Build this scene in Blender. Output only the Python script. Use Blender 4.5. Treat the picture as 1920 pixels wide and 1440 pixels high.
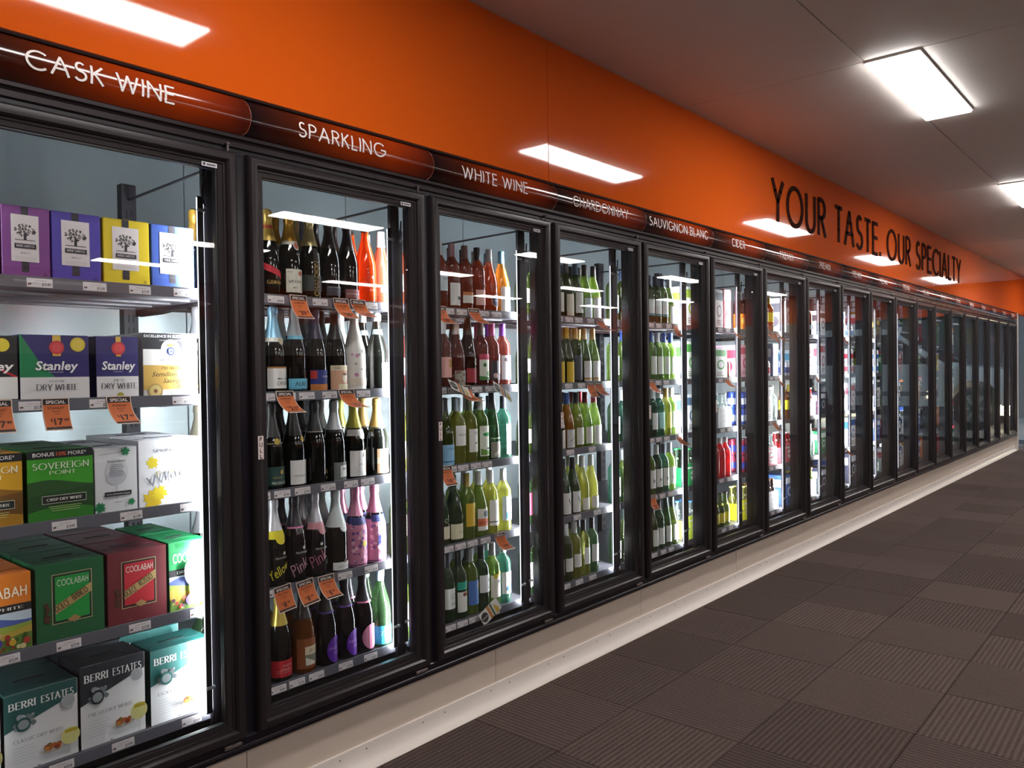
import bpy, math, random
from mathutils import Matrix, Vector
random.seed(7)
for o in list(bpy.data.objects):
    bpy.data.objects.remove(o)
SC = bpy.context.scene
COL = SC.collection
PI = math.pi

# ------------------------------------------------------------------ camera
F_PX, YAW, PITCH, ROLL, CAM_H, CAM_D = 1479.34, 0.8576, 0.0153, -0.0133, 1.4414, 2.2894
fw = Vector((math.sin(YAW)*math.cos(PITCH), math.cos(YAW)*math.cos(PITCH), -math.sin(PITCH)))
rt = Vector((math.cos(YAW), -math.sin(YAW), 0))
up = rt.cross(fw)
r2 = rt*math.cos(ROLL) + up*math.sin(ROLL)
u2 = -rt*math.sin(ROLL) + up*math.cos(ROLL)
cd = bpy.data.cameras.new('camera')
cd.sensor_fit = 'HORIZONTAL'; cd.sensor_width = 36.0; cd.lens = F_PX/1920*36
cd.clip_start = 0.05; cd.clip_end = 200
cam = bpy.data.objects.new('camera', cd); COL.objects.link(cam)
m = Matrix((r2, u2, -fw)).transposed().to_4x4(); m.translation = (0, -CAM_D, CAM_H)
cam.matrix_world = m
SC.camera = cam

# ------------------------------------------------------------------ world, exposure
CEIL_STRENGTH = 30.0
LED_STRENGTH = 210.0
w = bpy.data.worlds.new('overcast_sky'); SC.world = w; w.use_nodes = True
bg = w.node_tree.nodes['Background']
bg.inputs[0].default_value = (0.62, 0.74, 0.86, 1); bg.inputs[1].default_value = 2.6
SC.view_settings.view_transform = 'Standard'; SC.view_settings.look = 'None'
SC.view_settings.gamma = 1.0; SC.view_settings.use_curve_mapping = False
SC.view_settings.exposure = 0.0

# ------------------------------------------------------------------ materials
def lin(h):
    h = h.lstrip('#'); c = [int(h[i:i+2], 16)/255 for i in (0, 2, 4)]
    return tuple(x/12.92 if x <= .04045 else ((x+.055)/1.055)**2.4 for x in c) + (1,)
MATS = {}
def M(hexcol, rough=.5, metal=0., spec=.5, noise=0., coat=0., scale=30.):
    key = (hexcol, rough, metal, spec, noise, coat)
    if key in MATS: return MATS[key]
    mt = bpy.data.materials.new('mat_'+hexcol.strip('#')); mt.use_nodes = True
    nt = mt.node_tree; b = nt.nodes['Principled BSDF']
    b.inputs['Base Color'].default_value = lin(hexcol)
    b.inputs['Roughness'].default_value = rough; b.inputs['Metallic'].default_value = metal
    b.inputs['Specular IOR Level'].default_value = spec; b.inputs['Coat Weight'].default_value = coat
    b.inputs['Coat Roughness'].default_value = .04
    if noise:
        tc = nt.nodes.new('ShaderNodeTexCoord'); n = nt.nodes.new('ShaderNodeTexNoise')
        n.inputs['Scale'].default_value = scale; n.inputs['Detail'].default_value = 4
        nt.links.new(tc.outputs['Object'], n.inputs['Vector'])
        hs = nt.nodes.new('ShaderNodeHueSaturation'); hs.inputs['Color'].default_value = lin(hexcol)
        mr = nt.nodes.new('ShaderNodeMapRange'); mr.inputs[3].default_value = 1-noise; mr.inputs[4].default_value = 1+noise
        nt.links.new(n.outputs['Fac'], mr.inputs[0]); nt.links.new(mr.outputs[0], hs.inputs['Value'])
        nt.links.new(hs.outputs['Color'], b.inputs['Base Color'])
    MATS[key] = mt
    return mt
def emit(name, col, s):
    if name in MATS: return MATS[name]
    mt = bpy.data.materials.new(name); mt.use_nodes = True; nt = mt.node_tree; nt.nodes.clear()
    e = nt.nodes.new('ShaderNodeEmission'); e.inputs[0].default_value = col; e.inputs[1].default_value = s
    o = nt.nodes.new('ShaderNodeOutputMaterial'); nt.links.new(e.outputs[0], o.inputs[0])
    MATS[name] = mt; return mt
def two_sided_fresnel(nt, ior):
    """same reflectance from the front and the back of a face"""
    geo = nt.nodes.new('ShaderNodeNewGeometry'); mr = nt.nodes.new('ShaderNodeMapRange')
    mr.inputs[3].default_value = ior; mr.inputs[4].default_value = 1/ior
    nt.links.new(geo.outputs['Backfacing'], mr.inputs[0])
    f = nt.nodes.new('ShaderNodeFresnel'); nt.links.new(mr.outputs[0], f.inputs[0])
    return f
def pane_mat(name, tint=(1, 1, 1, 1), ior=1.5, rough=0.0):
    if name in MATS: return MATS[name]
    mt = bpy.data.materials.new(name); mt.use_nodes = True; nt = mt.node_tree; nt.nodes.clear()
    t = nt.nodes.new('ShaderNodeBsdfTransparent'); t.inputs[0].default_value = tint
    g = nt.nodes.new('ShaderNodeBsdfGlossy'); g.inputs['Roughness'].default_value = rough
    f = two_sided_fresnel(nt, ior)
    mx = nt.nodes.new('ShaderNodeMixShader'); o = nt.nodes.new('ShaderNodeOutputMaterial')
    nt.links.new(f.outputs[0], mx.inputs[0])
    nt.links.new(t.outputs[0], mx.inputs[1]); nt.links.new(g.outputs[0], mx.inputs[2]); nt.links.new(mx.outputs[0], o.inputs[0])
    MATS[name] = mt; return mt
def wine_mat(hexcol, clear=.45, rough=.03):
    """bottle glass with wine: tinted see-through plus scattering body colour and a gloss"""
    key = ('wine', hexcol, clear)
    if key in MATS: return MATS[key]
    mt = bpy.data.materials.new('wine_'+hexcol.strip('#')); mt.use_nodes = True; nt = mt.node_tree; nt.nodes.clear()
    c = lin(hexcol)
    t = nt.nodes.new('ShaderNodeBsdfTransparent'); t.inputs[0].default_value = tuple(min(1, x**.45) for x in c[:3]) + (1,)
    tl = nt.nodes.new('ShaderNodeBsdfTranslucent'); tl.inputs[0].default_value = c
    d = nt.nodes.new('ShaderNodeBsdfDiffuse'); d.inputs[0].default_value = c
    g = nt.nodes.new('ShaderNodeBsdfGlossy'); g.inputs['Roughness'].default_value = rough
    a = nt.nodes.new('ShaderNodeMixShader'); a.inputs[0].default_value = .5
    b = nt.nodes.new('ShaderNodeMixShader'); b.inputs[0].default_value = clear
    fr = two_sided_fresnel(nt, 1.5)
    e = nt.nodes.new('ShaderNodeMixShader'); o = nt.nodes.new('ShaderNodeOutputMaterial')
    L = nt.links.new
    L(tl.outputs[0], a.inputs[1]); L(d.outputs[0], a.inputs[2])
    L(a.outputs[0], b.inputs[1]); L(t.outputs[0], b.inputs[2])
    L(fr.outputs[0], e.inputs[0]); L(b.outputs[0], e.inputs[1]); L(g.outputs[0], e.inputs[2]); L(e.outputs[0], o.inputs[0])
    MATS[key] = mt; return mt
BLACK = M('#16131b', .28, 0, .5)
BLACKM = M('#1d1a20', .45)

# ------------------------------------------------------------------ mesh builder
class MB:
    def __init__(s): s.v = []; s.f = []; s.mi = []; s.mats = []
    def slot(s, mat):
        if mat not in s.mats: s.mats.append(mat)
        return s.mats.index(mat)
    def add(s, vs, fs, mat):
        b = len(s.v); k = s.slot(mat); s.v.extend(vs)
        for f in fs: s.f.append([i+b for i in f]); s.mi.append(k)
        return s
    def box(s, x0, x1, y0, y1, z0, z1, mat):
        vs = [(x, y, z) for x in (x0, x1) for y in (y0, y1) for z in (z0, z1)]
        return s.add(vs, [(0,1,3,2),(4,6,7,5),(0,4,5,1),(2,3,7,6),(0,2,6,4),(1,5,7,3)], mat)
    def cbox(s, x0, x1, y0, y1, z0, z1, c, mat):
        """box with chamfered edges"""
        vs = []; P = {}
        for ix, x in enumerate((x0, x1)):
            for iy, y in enumerate((y0, y1)):
                for iz, z in enumerate((z0, z1)):
                    sx, sy, sz = (1-2*ix)*c, (1-2*iy)*c, (1-2*iz)*c
                    P[ix,iy,iz] = len(vs)
                    vs += [(x, y+sy, z+sz), (x+sx, y, z+sz), (x+sx, y+sy, z)]
        q = lambda a, k: P[a]+k
        fs = []
        for i in (0, 1):
            o = 1 if i else -1
            def face(pts, flip): fs.append(pts if not flip else pts[::-1])
            face([q((i,0,0),0), q((i,1,0),0), q((i,1,1),0), q((i,0,1),0)], i == 0)
            face([q((0,i,0),1), q((1,i,0),1), q((1,i,1),1), q((0,i,1),1)], i == 1)
            face([q((0,0,i),2), q((1,0,i),2), q((1,1,i),2), q((0,1,i),2)], i == 0)
        for i in (0, 1):
            for j in (0, 1):
                fs.append([q((i,j,0),0), q((i,j,1),0), q((i,j,1),1), q((i,j,0),1)])
                fs.append([q((i,0,j),0), q((i,1,j),0), q((i,1,j),2), q((i,0,j),2)])
                fs.append([q((0,i,j),1), q((1,i,j),1), q((1,i,j),2), q((0,i,j),2)])
                for k in (0, 1): fs.append([q((i,j,k),0), q((i,j,k),1), q((i,j,k),2)])
        return s.add(vs, fs, mat)
    def lathe(s, prof, n, mat, cx=0, cy=0, cz=0, cap=True, wob=0):
        vs = []; fs = []
        for j, (r, z) in enumerate(prof):
            for i in range(n):
                a = 2*PI*i/n; rr = r + (wob*math.sin(i*2.4+j*1.7) if wob and r > .003 else 0)
                vs.append((cx+rr*math.cos(a), cy+rr*math.sin(a), cz+z))
        for j in range(len(prof)-1):
            for i in range(n):
                fs.append((j*n+i, j*n+(i+1)%n, (j+1)*n+(i+1)%n, (j+1)*n+i))
        if cap:
            fs.append(tuple(range(n))[::-1]); fs.append(tuple((len(prof)-1)*n+i for i in range(n)))
        return s.add(vs, fs, mat)
    def tube(s, pts, r, n, mat):
        vs = []; fs = []; pts = [Vector(p) for p in pts]
        for k, p in enumerate(pts):
            d = (pts[min(k+1, len(pts)-1)]-pts[max(k-1, 0)]).normalized()
            a = d.orthogonal().normalized() if abs(d.z) < .9 else Vector((1, 0, 0)); a = (a-d*a.dot(d)).normalized(); b = d.cross(a)
            for i in range(n):
                t = 2*PI*i/n; vs.append(tuple(p+a*(r*math.cos(t))+b*(r*math.sin(t))))
        for k in range(len(pts)-1):
            for i in range(n): fs.append((k*n+i, k*n+(i+1)%n, (k+1)*n+(i+1)%n, (k+1)*n+i))
        fs.append(tuple(range(n))[::-1]); fs.append(tuple((len(pts)-1)*n+i for i in range(n)))
        return s.add(vs, fs, mat)
    def prism(s, poly, y0, y1, mat, axis='y'):
        """extrude a polygon given as (a, z) along an axis"""
        n = len(poly)
        mk = (lambda a, z, t: (a, t, z)) if axis == 'y' else (lambda a, z, t: (t, a, z))
        vs = [mk(a, z, y0) for a, z in poly]+[mk(a, z, y1) for a, z in poly]
        fs = [tuple(range(n)), tuple(range(2*n-1, n-1, -1))]
        for i in range(n): fs.append((i, n+i, n+(i+1)%n, (i+1)%n))
        return s.add(vs, fs, mat)
    def mesh(s, name, smooth=0, fix=False):
        me = bpy.data.meshes.new(name); me.from_pydata(s.v, [], s.f)
        for mt in s.mats: me.materials.append(mt)
        me.polygons.foreach_set('material_index', s.mi)
        if fix:
            import bmesh
            b = bmesh.new(); b.from_mesh(me); bmesh.ops.recalc_face_normals(b, faces=b.faces); b.to_mesh(me); b.free()
        if smooth:
            me.polygons.foreach_set('use_smooth', [True]*len(me.polygons)); me.set_sharp_from_angle(angle=math.radians(smooth))
        me.update(); return me
    def obj(s, name, parent=None, smooth=0, fix=False, loc=None):
        return inst(name, s.mesh(name, smooth, fix), parent, loc)
def inst(name, me, parent=None, loc=None, rot=None):
    o = bpy.data.objects.new(name, me); COL.objects.link(o)
    if parent: o.parent = parent
    if loc: o.location = loc
    if rot: o.rotation_euler = rot
    return o
def tag(o, label, cat, group=None):
    o['label'] = label; o['category'] = cat
    if group: o['group'] = group
    return o
def thing(name, label, cat, loc=(0, 0, 0), rz=0, group=None):
    o = bpy.data.objects.new(name, None); COL.objects.link(o); o.empty_display_size = .05
    o.location = loc; o.rotation_euler = (0, 0, rz)
    return tag(o, label, cat, group)
def struct(o, label=None, cat=None):
    o['kind'] = 'structure'
    if label: o['label'] = label
    if cat: o['category'] = cat
    return o

# ------------------------------------------------------------------ lettering
def arc(cx, cy, rx, ry, a0, a1, n=12):
    return [(cx+rx*math.cos(math.radians(a0+(a1-a0)*i/n)), cy+ry*math.sin(math.radians(a0+(a1-a0)*i/n))) for i in range(n+1)]
GL = {
 'A': (.76, [[(0,0),(.38,1),(.76,0)], [(.14,.34),(.62,.34)]]),
 'B': (.56, [[(0,0),(0,1)], [(0,1),(.25,1)]+arc(.25,.765,.23,.235,90,-90,8)+[(0,.53)], [(0,.53),(.28,.53)]+arc(.28,.265,.28,.265,90,-90,8)+[(0,0)]]),
 'C': (.82, [arc(.5,.5,.5,.5,48,312,18)]),
 'D': (.74, [[(0,0),(0,1)], [(0,1),(.26,1)]+arc(.26,.5,.48,.5,90,-90,14)+[(0,0)]]),
 'E': (.46, [[(.46,1),(0,1),(0,0),(.46,0)], [(0,.53),(.42,.53)]]),
 'F': (.44, [[(.44,1),(0,1),(0,0)], [(0,.53),(.4,.53)]]),
 'G': (.98, [arc(.5,.5,.5,.5,45,352,18)+[(.98,.47),(.58,.47)]]),
 'H': (.62, [[(0,0),(0,1)], [(.62,0),(.62,1)], [(0,.53),(.62,.53)]]),
 'I': (0, [[(0,0),(0,1)]]),
 'K': (.54, [[(0,0),(0,1)], [(.5,1),(0,.45)], [(.12,.58),(.54,0)]]),
 'L': (.4, [[(0,1),(0,0),(.4,0)]]),
 'M': (.9, [[(0,0),(.13,1),(.45,.12),(.77,1),(.9,0)]]),
 'N': (.66, [[(0,0),(0,1),(.66,0),(.66,1)]]),
 'O': (1, [arc(.5,.5,.5,.5,0,360,24)]),
 'P': (.48, [[(0,0),(0,1),(.22,1)]+arc(.22,.745,.26,.255,90,-90,8)+[(0,.49)]]),
 'R': (.52, [[(0,0),(0,1),(.22,1)]+arc(.22,.745,.26,.255,90,-90,8)+[(0,.49)], [(.2,.49),(.52,0)]]),
 'S': (.52, [arc(.26,.75,.2,.25,40,270,8)[:-1]+arc(.26,.25,.26,.25,90,-150,9)]),
 'T': (.5, [[(0,1),(.5,1)], [(.25,1),(.25,0)]]),
 'U': (.6, [[(0,1),(0,.3)]+arc(.3,.3,.3,.3,180,360,10)+[(.6,1)]]),
 'V': (.72, [[(0,1),(.36,0),(.72,1)]]),
 'W': (1.04, [[(0,1),(.26,0),(.52,.95),(.78,0),(1.04,1)]]),
 'X': (.6, [[(0,0),(.6,1)], [(0,1),(.6,0)]]),
 'Y': (.64, [[(0,1),(.32,.48),(.64,1)], [(.32,.48),(.32,0)]]),
 'Z': (.56, [[(0,1),(.56,1),(0,0),(.56,0)]]),
 '.': (.02, [[(0,0),(0,.09)]]),
}
TXT = {}
def stroke_text(text, weight=.085, serif=False, xs=1.0, gap=.17):
    """-> (verts2d, faces, width) at cap height 1"""
    key = ('st', text, weight, serif, xs, gap)
    if key in TXT: return TXT[key]
    V = []; Fc = []; x = weight/2
    def ribbon(pts):
        n0 = len(pts); q = [pts[0]]
        for (ax, ay), (bx, by) in zip(pts, pts[1:]):
            k = max(1, int(math.hypot(bx-ax, by-ay)/.26)) if weight < .125 else 1
            q += [(ax+(bx-ax)*i/k, ay+(by-ay)*i/k) for i in range(1, k+1)]
        pts = q; n = len(pts); closed = (abs(pts[0][0]-pts[-1][0])+abs(pts[0][1]-pts[-1][1]) < 1e-6)
        for i in range(n-1):
            (ax, ay), (bx, by) = pts[i], pts[i+1]
            dx, dy = bx-ax, by-ay; l = math.hypot(dx, dy) or 1e-6; dx /= l; dy /= l
            w = weight*.5*((.38+.62*abs(dy)) if serif else 1)
            e = w*.45 if n0 < 8 else w*.12
            b = len(V)
            V.extend([(ax-dx*e+dy*w, ay-dy*e-dx*w), (bx+dx*e+dy*w, by+dy*e-dx*w), (bx+dx*e-dy*w, by+dy*e+dx*w), (ax-dx*e-dy*w, ay-dy*e+dx*w)])
            Fc.append((b, b+1, b+2, b+3))
        if serif and n0 < 8:
            for (px, py) in (pts[0], pts[-1]):
                if py < .02 or py > .98:
                    b = len(V); h = weight*.16; q = weight*.8
                    V.extend([(px-q, py-h), (px+q, py-h), (px+q, py+h), (px-q, py+h)]); Fc.append((b, b+1, b+2, b+3))
    for ch in text:
        if ch == ' ': x += .36*xs; continue
        if ch not in GL: x += .3*xs; continue
        wd, st = GL[ch]
        for pl in st: ribbon([(x+px*xs, py) for px, py in pl])
        x += wd*xs+gap+weight*.6
    TXT[key] = (V, Fc, x-gap); return TXT[key]
def bfont_text(text, shear=0., bold=0.):
    key = ('b', text, shear, bold)
    if key in TXT: return TXT[key]
    cu = bpy.data.curves.new('t', 'FONT'); cu.body = text; cu.resolution_u = 2; cu.shear = shear; cu.offset = bold; cu.size = 1/.73
    ob = bpy.data.objects.new('t', cu); me = ob.to_mesh()
    V = [(v.co.x, v.co.y) for v in me.vertices]; Fc = [tuple(p.vertices) for p in me.polygons]
    ob.to_mesh_clear(); bpy.data.objects.remove(ob); bpy.data.curves.remove(cu)
    x0 = min(v[0] for v in V) if V else 0
    V = [(v[0]-x0, v[1]) for v in V]; wd = max(v[0] for v in V) if V else 0
    TXT[key] = (V, Fc, wd); return TXT[key]

class Art:
    """flat print laid on a surface; mp(u, v, layer) gives the point"""
    def __init__(s, mp, du=1e9, dv=1e9):
        s.mp = mp; s.du = du; s.dv = dv; s.pic = MB(); s.let = MB(); s.layer = 0
    def _m(s, c): return c if not isinstance(c, str) else M(c, .55)
    def band(s, us, lo, hi, col):
        s.layer += 1; vs = []; fs = []
        k = max(1, int(math.ceil(max(b-a for a, b in zip(lo, hi))/s.dv))); k1 = k+1
        for u, a, b in zip(us, lo, hi): vs += [s.mp(u, a+(b-a)*j/k, s.layer) for j in range(k1)]
        for i in range(len(us)-1):
            for j in range(k): fs.append((k1*i+j, k1*(i+1)+j, k1*(i+1)+j+1, k1*i+j+1))
        s.pic.add(vs, fs, s._m(col)); return s
    def rect(s, u0, v0, u1, v1, col):
        n = max(1, int(math.ceil((u1-u0)/s.du))); us = [u0+(u1-u0)*i/n for i in range(n+1)]
        return s.band(us, [v0]*(n+1), [v1]*(n+1), col)
    def quad(s, u0, v0a, v0b, u1, v1a, v1b, col, n=1):
        us = [u0+(u1-u0)*i/n for i in range(n+1)]
        return s.band(us, [v0a+(v1a-v0a)*i/n for i in range(n+1)], [v0b+(v1b-v0b)*i/n for i in range(n+1)], col)
    def disc(s, u, v, r, col, n=12, ry=None):
        ry = ry or r; us = [u-r*math.cos(PI*i/n) for i in range(n+1)]
        h = [ry*math.sin(PI*i/n) for i in range(n+1)]
        return s.band(us, [v-q for q in h], [v+q for q in h], col)
    def poly(s, pts, col):
        s.layer += 1; s.pic.add([s.mp(u, v, s.layer) for u, v in pts], [tuple(range(len(pts)))], s._m(col)); return s
    def hill(s, u0, u1, v0, f, col, n=14):
        us = [u0+(u1-u0)*i/n for i in range(n+1)]
        return s.band(us, [v0]*(n+1), [f(i/n) for i in range(n+1)], col)
    def frame(s, u0, v0, u1, v1, t, col):
        s.rect(u0, v0, u1, v0+t, col); s.layer -= 1; s.rect(u0, v1-t, u1, v1, col); s.layer -= 1
        s.rect(u0, v0, u0+t, v1, col); s.layer -= 1; s.rect(u1-t, v0, u1, v1, col); return s
    def leaf(s, u, v, r, col, rot=0):
        pts = []
        for i in range(20):
            a = rot+2*PI*i/20; k = (1, .72, .88, .55)[i % 4]
            pts.append((u+r*k*math.cos(a), v+r*k*math.sin(a)))
        for i in range(20): s.poly([(u, v), pts[i], pts[(i+1) % 20]], col); s.layer -= 1
        s.layer += 1
        return s
    def text(s, t, u, v, cap, col, font='b', w=None, al='l', rot=0, **k):
        if font == 'b': V, Fc, wd = bfont_text(t, k.get('shear', 0.), k.get('bold', 0.))
        else: V, Fc, wd = stroke_text(t, k.get('weight', .1 if font == 'f' else .17), font == 's', k.get('xs', 1.), k.get('gap', .17))
        sx = cap if w is None else w/wd
        off = {'l': 0, 'c': -.5*wd*sx, 'r': -wd*sx}[al]
        c, sn = math.cos(rot), math.sin(rot); s.layer += 1
        P = []
        for (x, y) in V:
            x = x*sx+off; y = y*cap
            P.append(s.mp(u+x*c-y*sn, v+x*sn+y*c, s.layer))
        s.let.add(P, Fc, s._m(col)); return s
    def finish(s, parent, pic='printed_artwork', let='lettering'):
        r = []
        if s.pic.f: r.append(s.pic.obj(pic, parent))
        if s.let.f: r.append(s.let.obj(let, parent))
        return r
    def meshes(s, pic, let):
        return [(n, a.mesh(n)) for n, a in ((pic, s.pic), (let, s.let)) if a.f]

# ================================================================== SETTING
P_ = .7966
def Bx(k): return 2.1375+(k-3)*P_          # left boundary of bay k (1 = cask wine)
NB = 19
X_END = Bx(NB+1)
ZC = 2.993
X0R, X1R, Y1R = -3.0, 16.9, -10.0           # room extent
LIGHT_X = [-3.02+3.628*i for i in range(6)]
LIGHT_X = [x for x in LIGHT_X if x > -2.9]
SIGN_BAY = ['cask wine', 'sparkling', 'white wine', 'chardonnay', 'sauvignon blanc', 'cider'] + [n+' premix' for n in ('first', 'second', 'third', 'fourth', 'fifth', 'sixth', 'seventh', 'eighth', 'ninth', 'tenth', 'eleventh', 'twelfth', 'thirteenth')]
ORD = ['first', 'second', 'third', 'fourth', 'fifth', 'sixth', 'seventh', 'eighth', 'ninth', 'tenth', 'eleventh', 'twelfth']
LEV = ['top', 'second', 'middle', 'fourth', 'bottom']

# --- floor: carpet tiles laid quarter-turn
def carpet_mat():
    mt = bpy.data.materials.new('ribbed_carpet'); mt.use_nodes = True; nt = mt.node_tree; L = nt.links.new
    b = nt.nodes['Principled BSDF']; b.inputs['Roughness'].default_value = .95; b.inputs['Specular IOR Level'].default_value = .15
    tc = nt.nodes.new('ShaderNodeTexCoord')
    oi = nt.nodes.new('ShaderNodeObjectInfo')
    wv = nt.nodes.new('ShaderNodeTexWave'); wv.wave_type = 'BANDS'; wv.bands_direction = 'X'
    wv.inputs['Scale'].default_value = 14.0; wv.inputs['Distortion'].default_value = .5; wv.inputs['Detail'].default_value = 2; wv.inputs['Detail Scale'].default_value = 3
    L(tc.outputs['Object'], wv.inputs['Vector'])
    n = nt.nodes.new('ShaderNodeTexNoise'); n.inputs['Scale'].default_value = 90; n.inputs['Detail'].default_value = 3
    L(tc.outputs['Object'], n.inputs['Vector'])
    mpn = nt.nodes.new('ShaderNodeMapping'); mpn.inputs['Scale'].default_value = (170, 7, 1)
    L(tc.outputs['Object'], mpn.inputs['Vector'])
    n2 = nt.nodes.new('ShaderNodeTexNoise'); n2.inputs['Scale'].default_value = 1; L(mpn.outputs[0], n2.inputs['Vector'])
    cr = nt.nodes.new('ShaderNodeValToRGB'); cr.color_ramp.elements[0].color = lin('#271f1e'); cr.color_ramp.elements[1].color = lin('#6c5c57')
    a = nt.nodes.new('ShaderNodeMath'); a.operation = 'MULTIPLY_ADD'; a.inputs[1].default_value = .38; L(wv.outputs['Fac'], a.inputs[0])
    a2 = nt.nodes.new('ShaderNodeMath'); a2.operation = 'MULTIPLY_ADD'; a2.inputs[1].default_value = .5; a2.inputs[2].default_value = -.05; L(n.outputs['Fac'], a2.inputs[0])
    a3 = nt.nodes.new('ShaderNodeMath'); a3.operation = 'MULTIPLY_ADD'; a3.inputs[1].default_value = .4; L(n2.outputs['Fac'], a3.inputs[0]); L(a2.outputs[0], a3.inputs[2])
    L(a3.outputs[0], a.inputs[2])
    L(a.outputs[0], cr.inputs[0])
    hv = nt.nodes.new('ShaderNodeHueSaturation'); L(cr.outputs[0], hv.inputs['Color'])
    mr = nt.nodes.new('ShaderNodeMapRange'); mr.inputs[3].default_value = .8; mr.inputs[4].default_value = 1.15; L(oi.outputs['Random'], mr.inputs[0]); L(mr.outputs[0], hv.inputs['Value'])
    L(hv.outputs['Color'], b.inputs['Base Color'])
    bp = nt.nodes.new('ShaderNodeBump'); bp.inputs['Strength'].default_value = .7; bp.inputs['Distance'].default_value = .004
    ad = nt.nodes.new('ShaderNodeMath'); ad.operation = 'MULTIPLY_ADD'; ad.inputs[1].default_value = .35; L(n.outputs['Fac'], ad.inputs[0]); L(wv.outputs['Fac'], ad.inputs[2])
    L(ad.outputs[0], bp.inputs['Height']); L(bp.outputs[0], b.inputs['Normal'])
    return mt
CARPET = carpet_mat()
fl = struct(MB().box(X0R, X1R, Y1R, -.02, -.06, -.007, M('#3c3230', .95, 0, .1, .15)).obj('floor'), 'dark brown carpet floor of ribbed square tiles', 'floor')
tile_me = MB().cbox(-.249, .249, -.249, .249, -.008, .0, .002, CARPET).mesh('carpet_tile', fix=True)
for i in range(0, 34):
    for j in range(1, 9):
        x = .35+.5*i+.25-.5; y = .04-.5*j+.25
        if x+.25 > X1R: continue
        t = inst('carpet_tile', tile_me, fl, (x, y-.02*(j == 1)*0, random.uniform(-.0008, .0004)), (0, 0, (PI/2 if (i+j) % 2 else 0)))

# --- ceiling of plaster panels
CEILM = M('#e6e1dc', .6, 0, .3, .03, scale=3)
ce = struct(MB().box(X0R, X1R, Y1R, .05, ZC+.012, ZC+.08, M('#9a9694', .8)).obj('ceiling'), 'off white panelled ceiling with recessed light panels', 'ceiling')
for i in range(-1, 6):
    for j in range(0, 9):
        xa, xb = .608+3.628*(i-1), .608+3.628*i; ya, yb = .18-1.2*(j+1), .18-1.2*j
        xa, xb, ya, yb = max(xa, X0R), min(xb, X1R), max(ya, Y1R), min(yb, .03)
        if xb-xa < .1 or yb-ya < .05: continue
        MB().cbox(xa+.002, xb-.002, ya+.002, yb-.002, ZC, ZC+.012, .002, CEILM).obj('ceiling_panel', ce, fix=True)

# --- ceiling lights
LED_PANEL = emit('light_panel', (1.0, .965, .93, 1), CEIL_STRENGTH)
fr_me = MB()
for (a, b, c, d) in ((-.006, 1.206, -.006, 0), (-.006, 1.206, .25, .256), (-.006, 0, 0, .25), (1.2, 1.206, 0, .25)):
    fr_me.box(a, b, c, d, -.012, .0, M('#e8e4e0', .4))
fr_me = fr_me.mesh('frame'); df_me = MB().cbox(0, 1.2, 0, .25, -.024, -.001, .003, LED_PANEL).mesh('diffuser', fix=True)
rows = [(-1.275, 'row nearest the glass doors'), (-4.4, 'second row from the doors'), (-6.55, 'third row from the doors'), (-8.6, 'row farthest from the doors')]
for ri, (y, rn) in enumerate(rows):
    for li, x in enumerate(LIGHT_X):
        if x+1.2 > X1R: continue
        t = thing('ceiling_light', f'long white ceiling light panel, {ORD[li]} along the {rn}', 'light', (x, y, ZC), 0, 'ceiling light panels')
        inst('frame', fr_me, t); inst('diffuser', df_me, t)

# --- cooler wall: glossy orange bulkhead of acrylic panels
ORANGE = M('#e46014', .045, 0, .5, .02, scale=.8)
wl = struct(MB().box(X0R, X1R, .012, .05, 2.31, ZC+.01, M('#8a3006', .6)).obj('wall_left'), 'glossy orange bulkhead wall above the cooler doors', 'wall')
xs = [X0R, -.67, 2.93, 6.53, 10.13, 13.73, X1R]
for i in range(len(xs)-1):
    a, b = xs[i]+.001, xs[i+1]-.001
    o = MB().cbox(0, b-a, 0, .01, 0, ZC-2.323, .001, ORANGE).obj('wall_panel', wl, fix=True)
    o.location = (a, 0, 2.323); o.rotation_euler = ((.0, .0015, -.0016, .001, -.0012, .001)[i], 0, (.0, .0004, -.0004, .0005, -.0006, .0004)[i])
WT = Art(lambda u, v, l: (u, -.006, v))
t = thing('wall_lettering', 'large dark brown wall lettering reading YOUR TASTE. OUR SPECIALTY', 'lettering', (5.5, 0, 2.515))
def wall_word(s, x, w_):
    tot = stroke_text(s, .118, False, .74, .15)[2]; sx = w_/tot; dk = M('#3d1c16', .9, 0, .1); c = .285; pos = 0
    for ch in s:                                   # each letter is cut out and fixed on its own
        V, Fc, wd = stroke_text(ch, .118, False, .74, .15)
        n = len(V); mb = MB()
        vs = [(a*sx, -.006, b*c) for a, b in V]+[(a*sx, -.0012, b*c) for a, b in V]; fs = []
        for f in Fc:
            fs.append(tuple(f)); fs.append(tuple(i+n for i in f[::-1]))
            for q in range(len(f)): fs.append((f[q], f[(q+1) % len(f)], f[(q+1) % len(f)]+n, f[q]+n))
        mb.add(vs, fs, dk); mb.obj('letter', t, loc=(x-5.5+pos*sx, 0, 0))
        pos += GL[ch][0]*.74+.15+.118*.6
for s, x, x1 in (('YOUR', 5.5, 6.62), ('TASTE.', 6.82, 8.12), ('OUR', 8.30, 9.18), ('SPECIALTY', 9.37, 11.56)): wall_word(s, x, x1-x)

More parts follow.
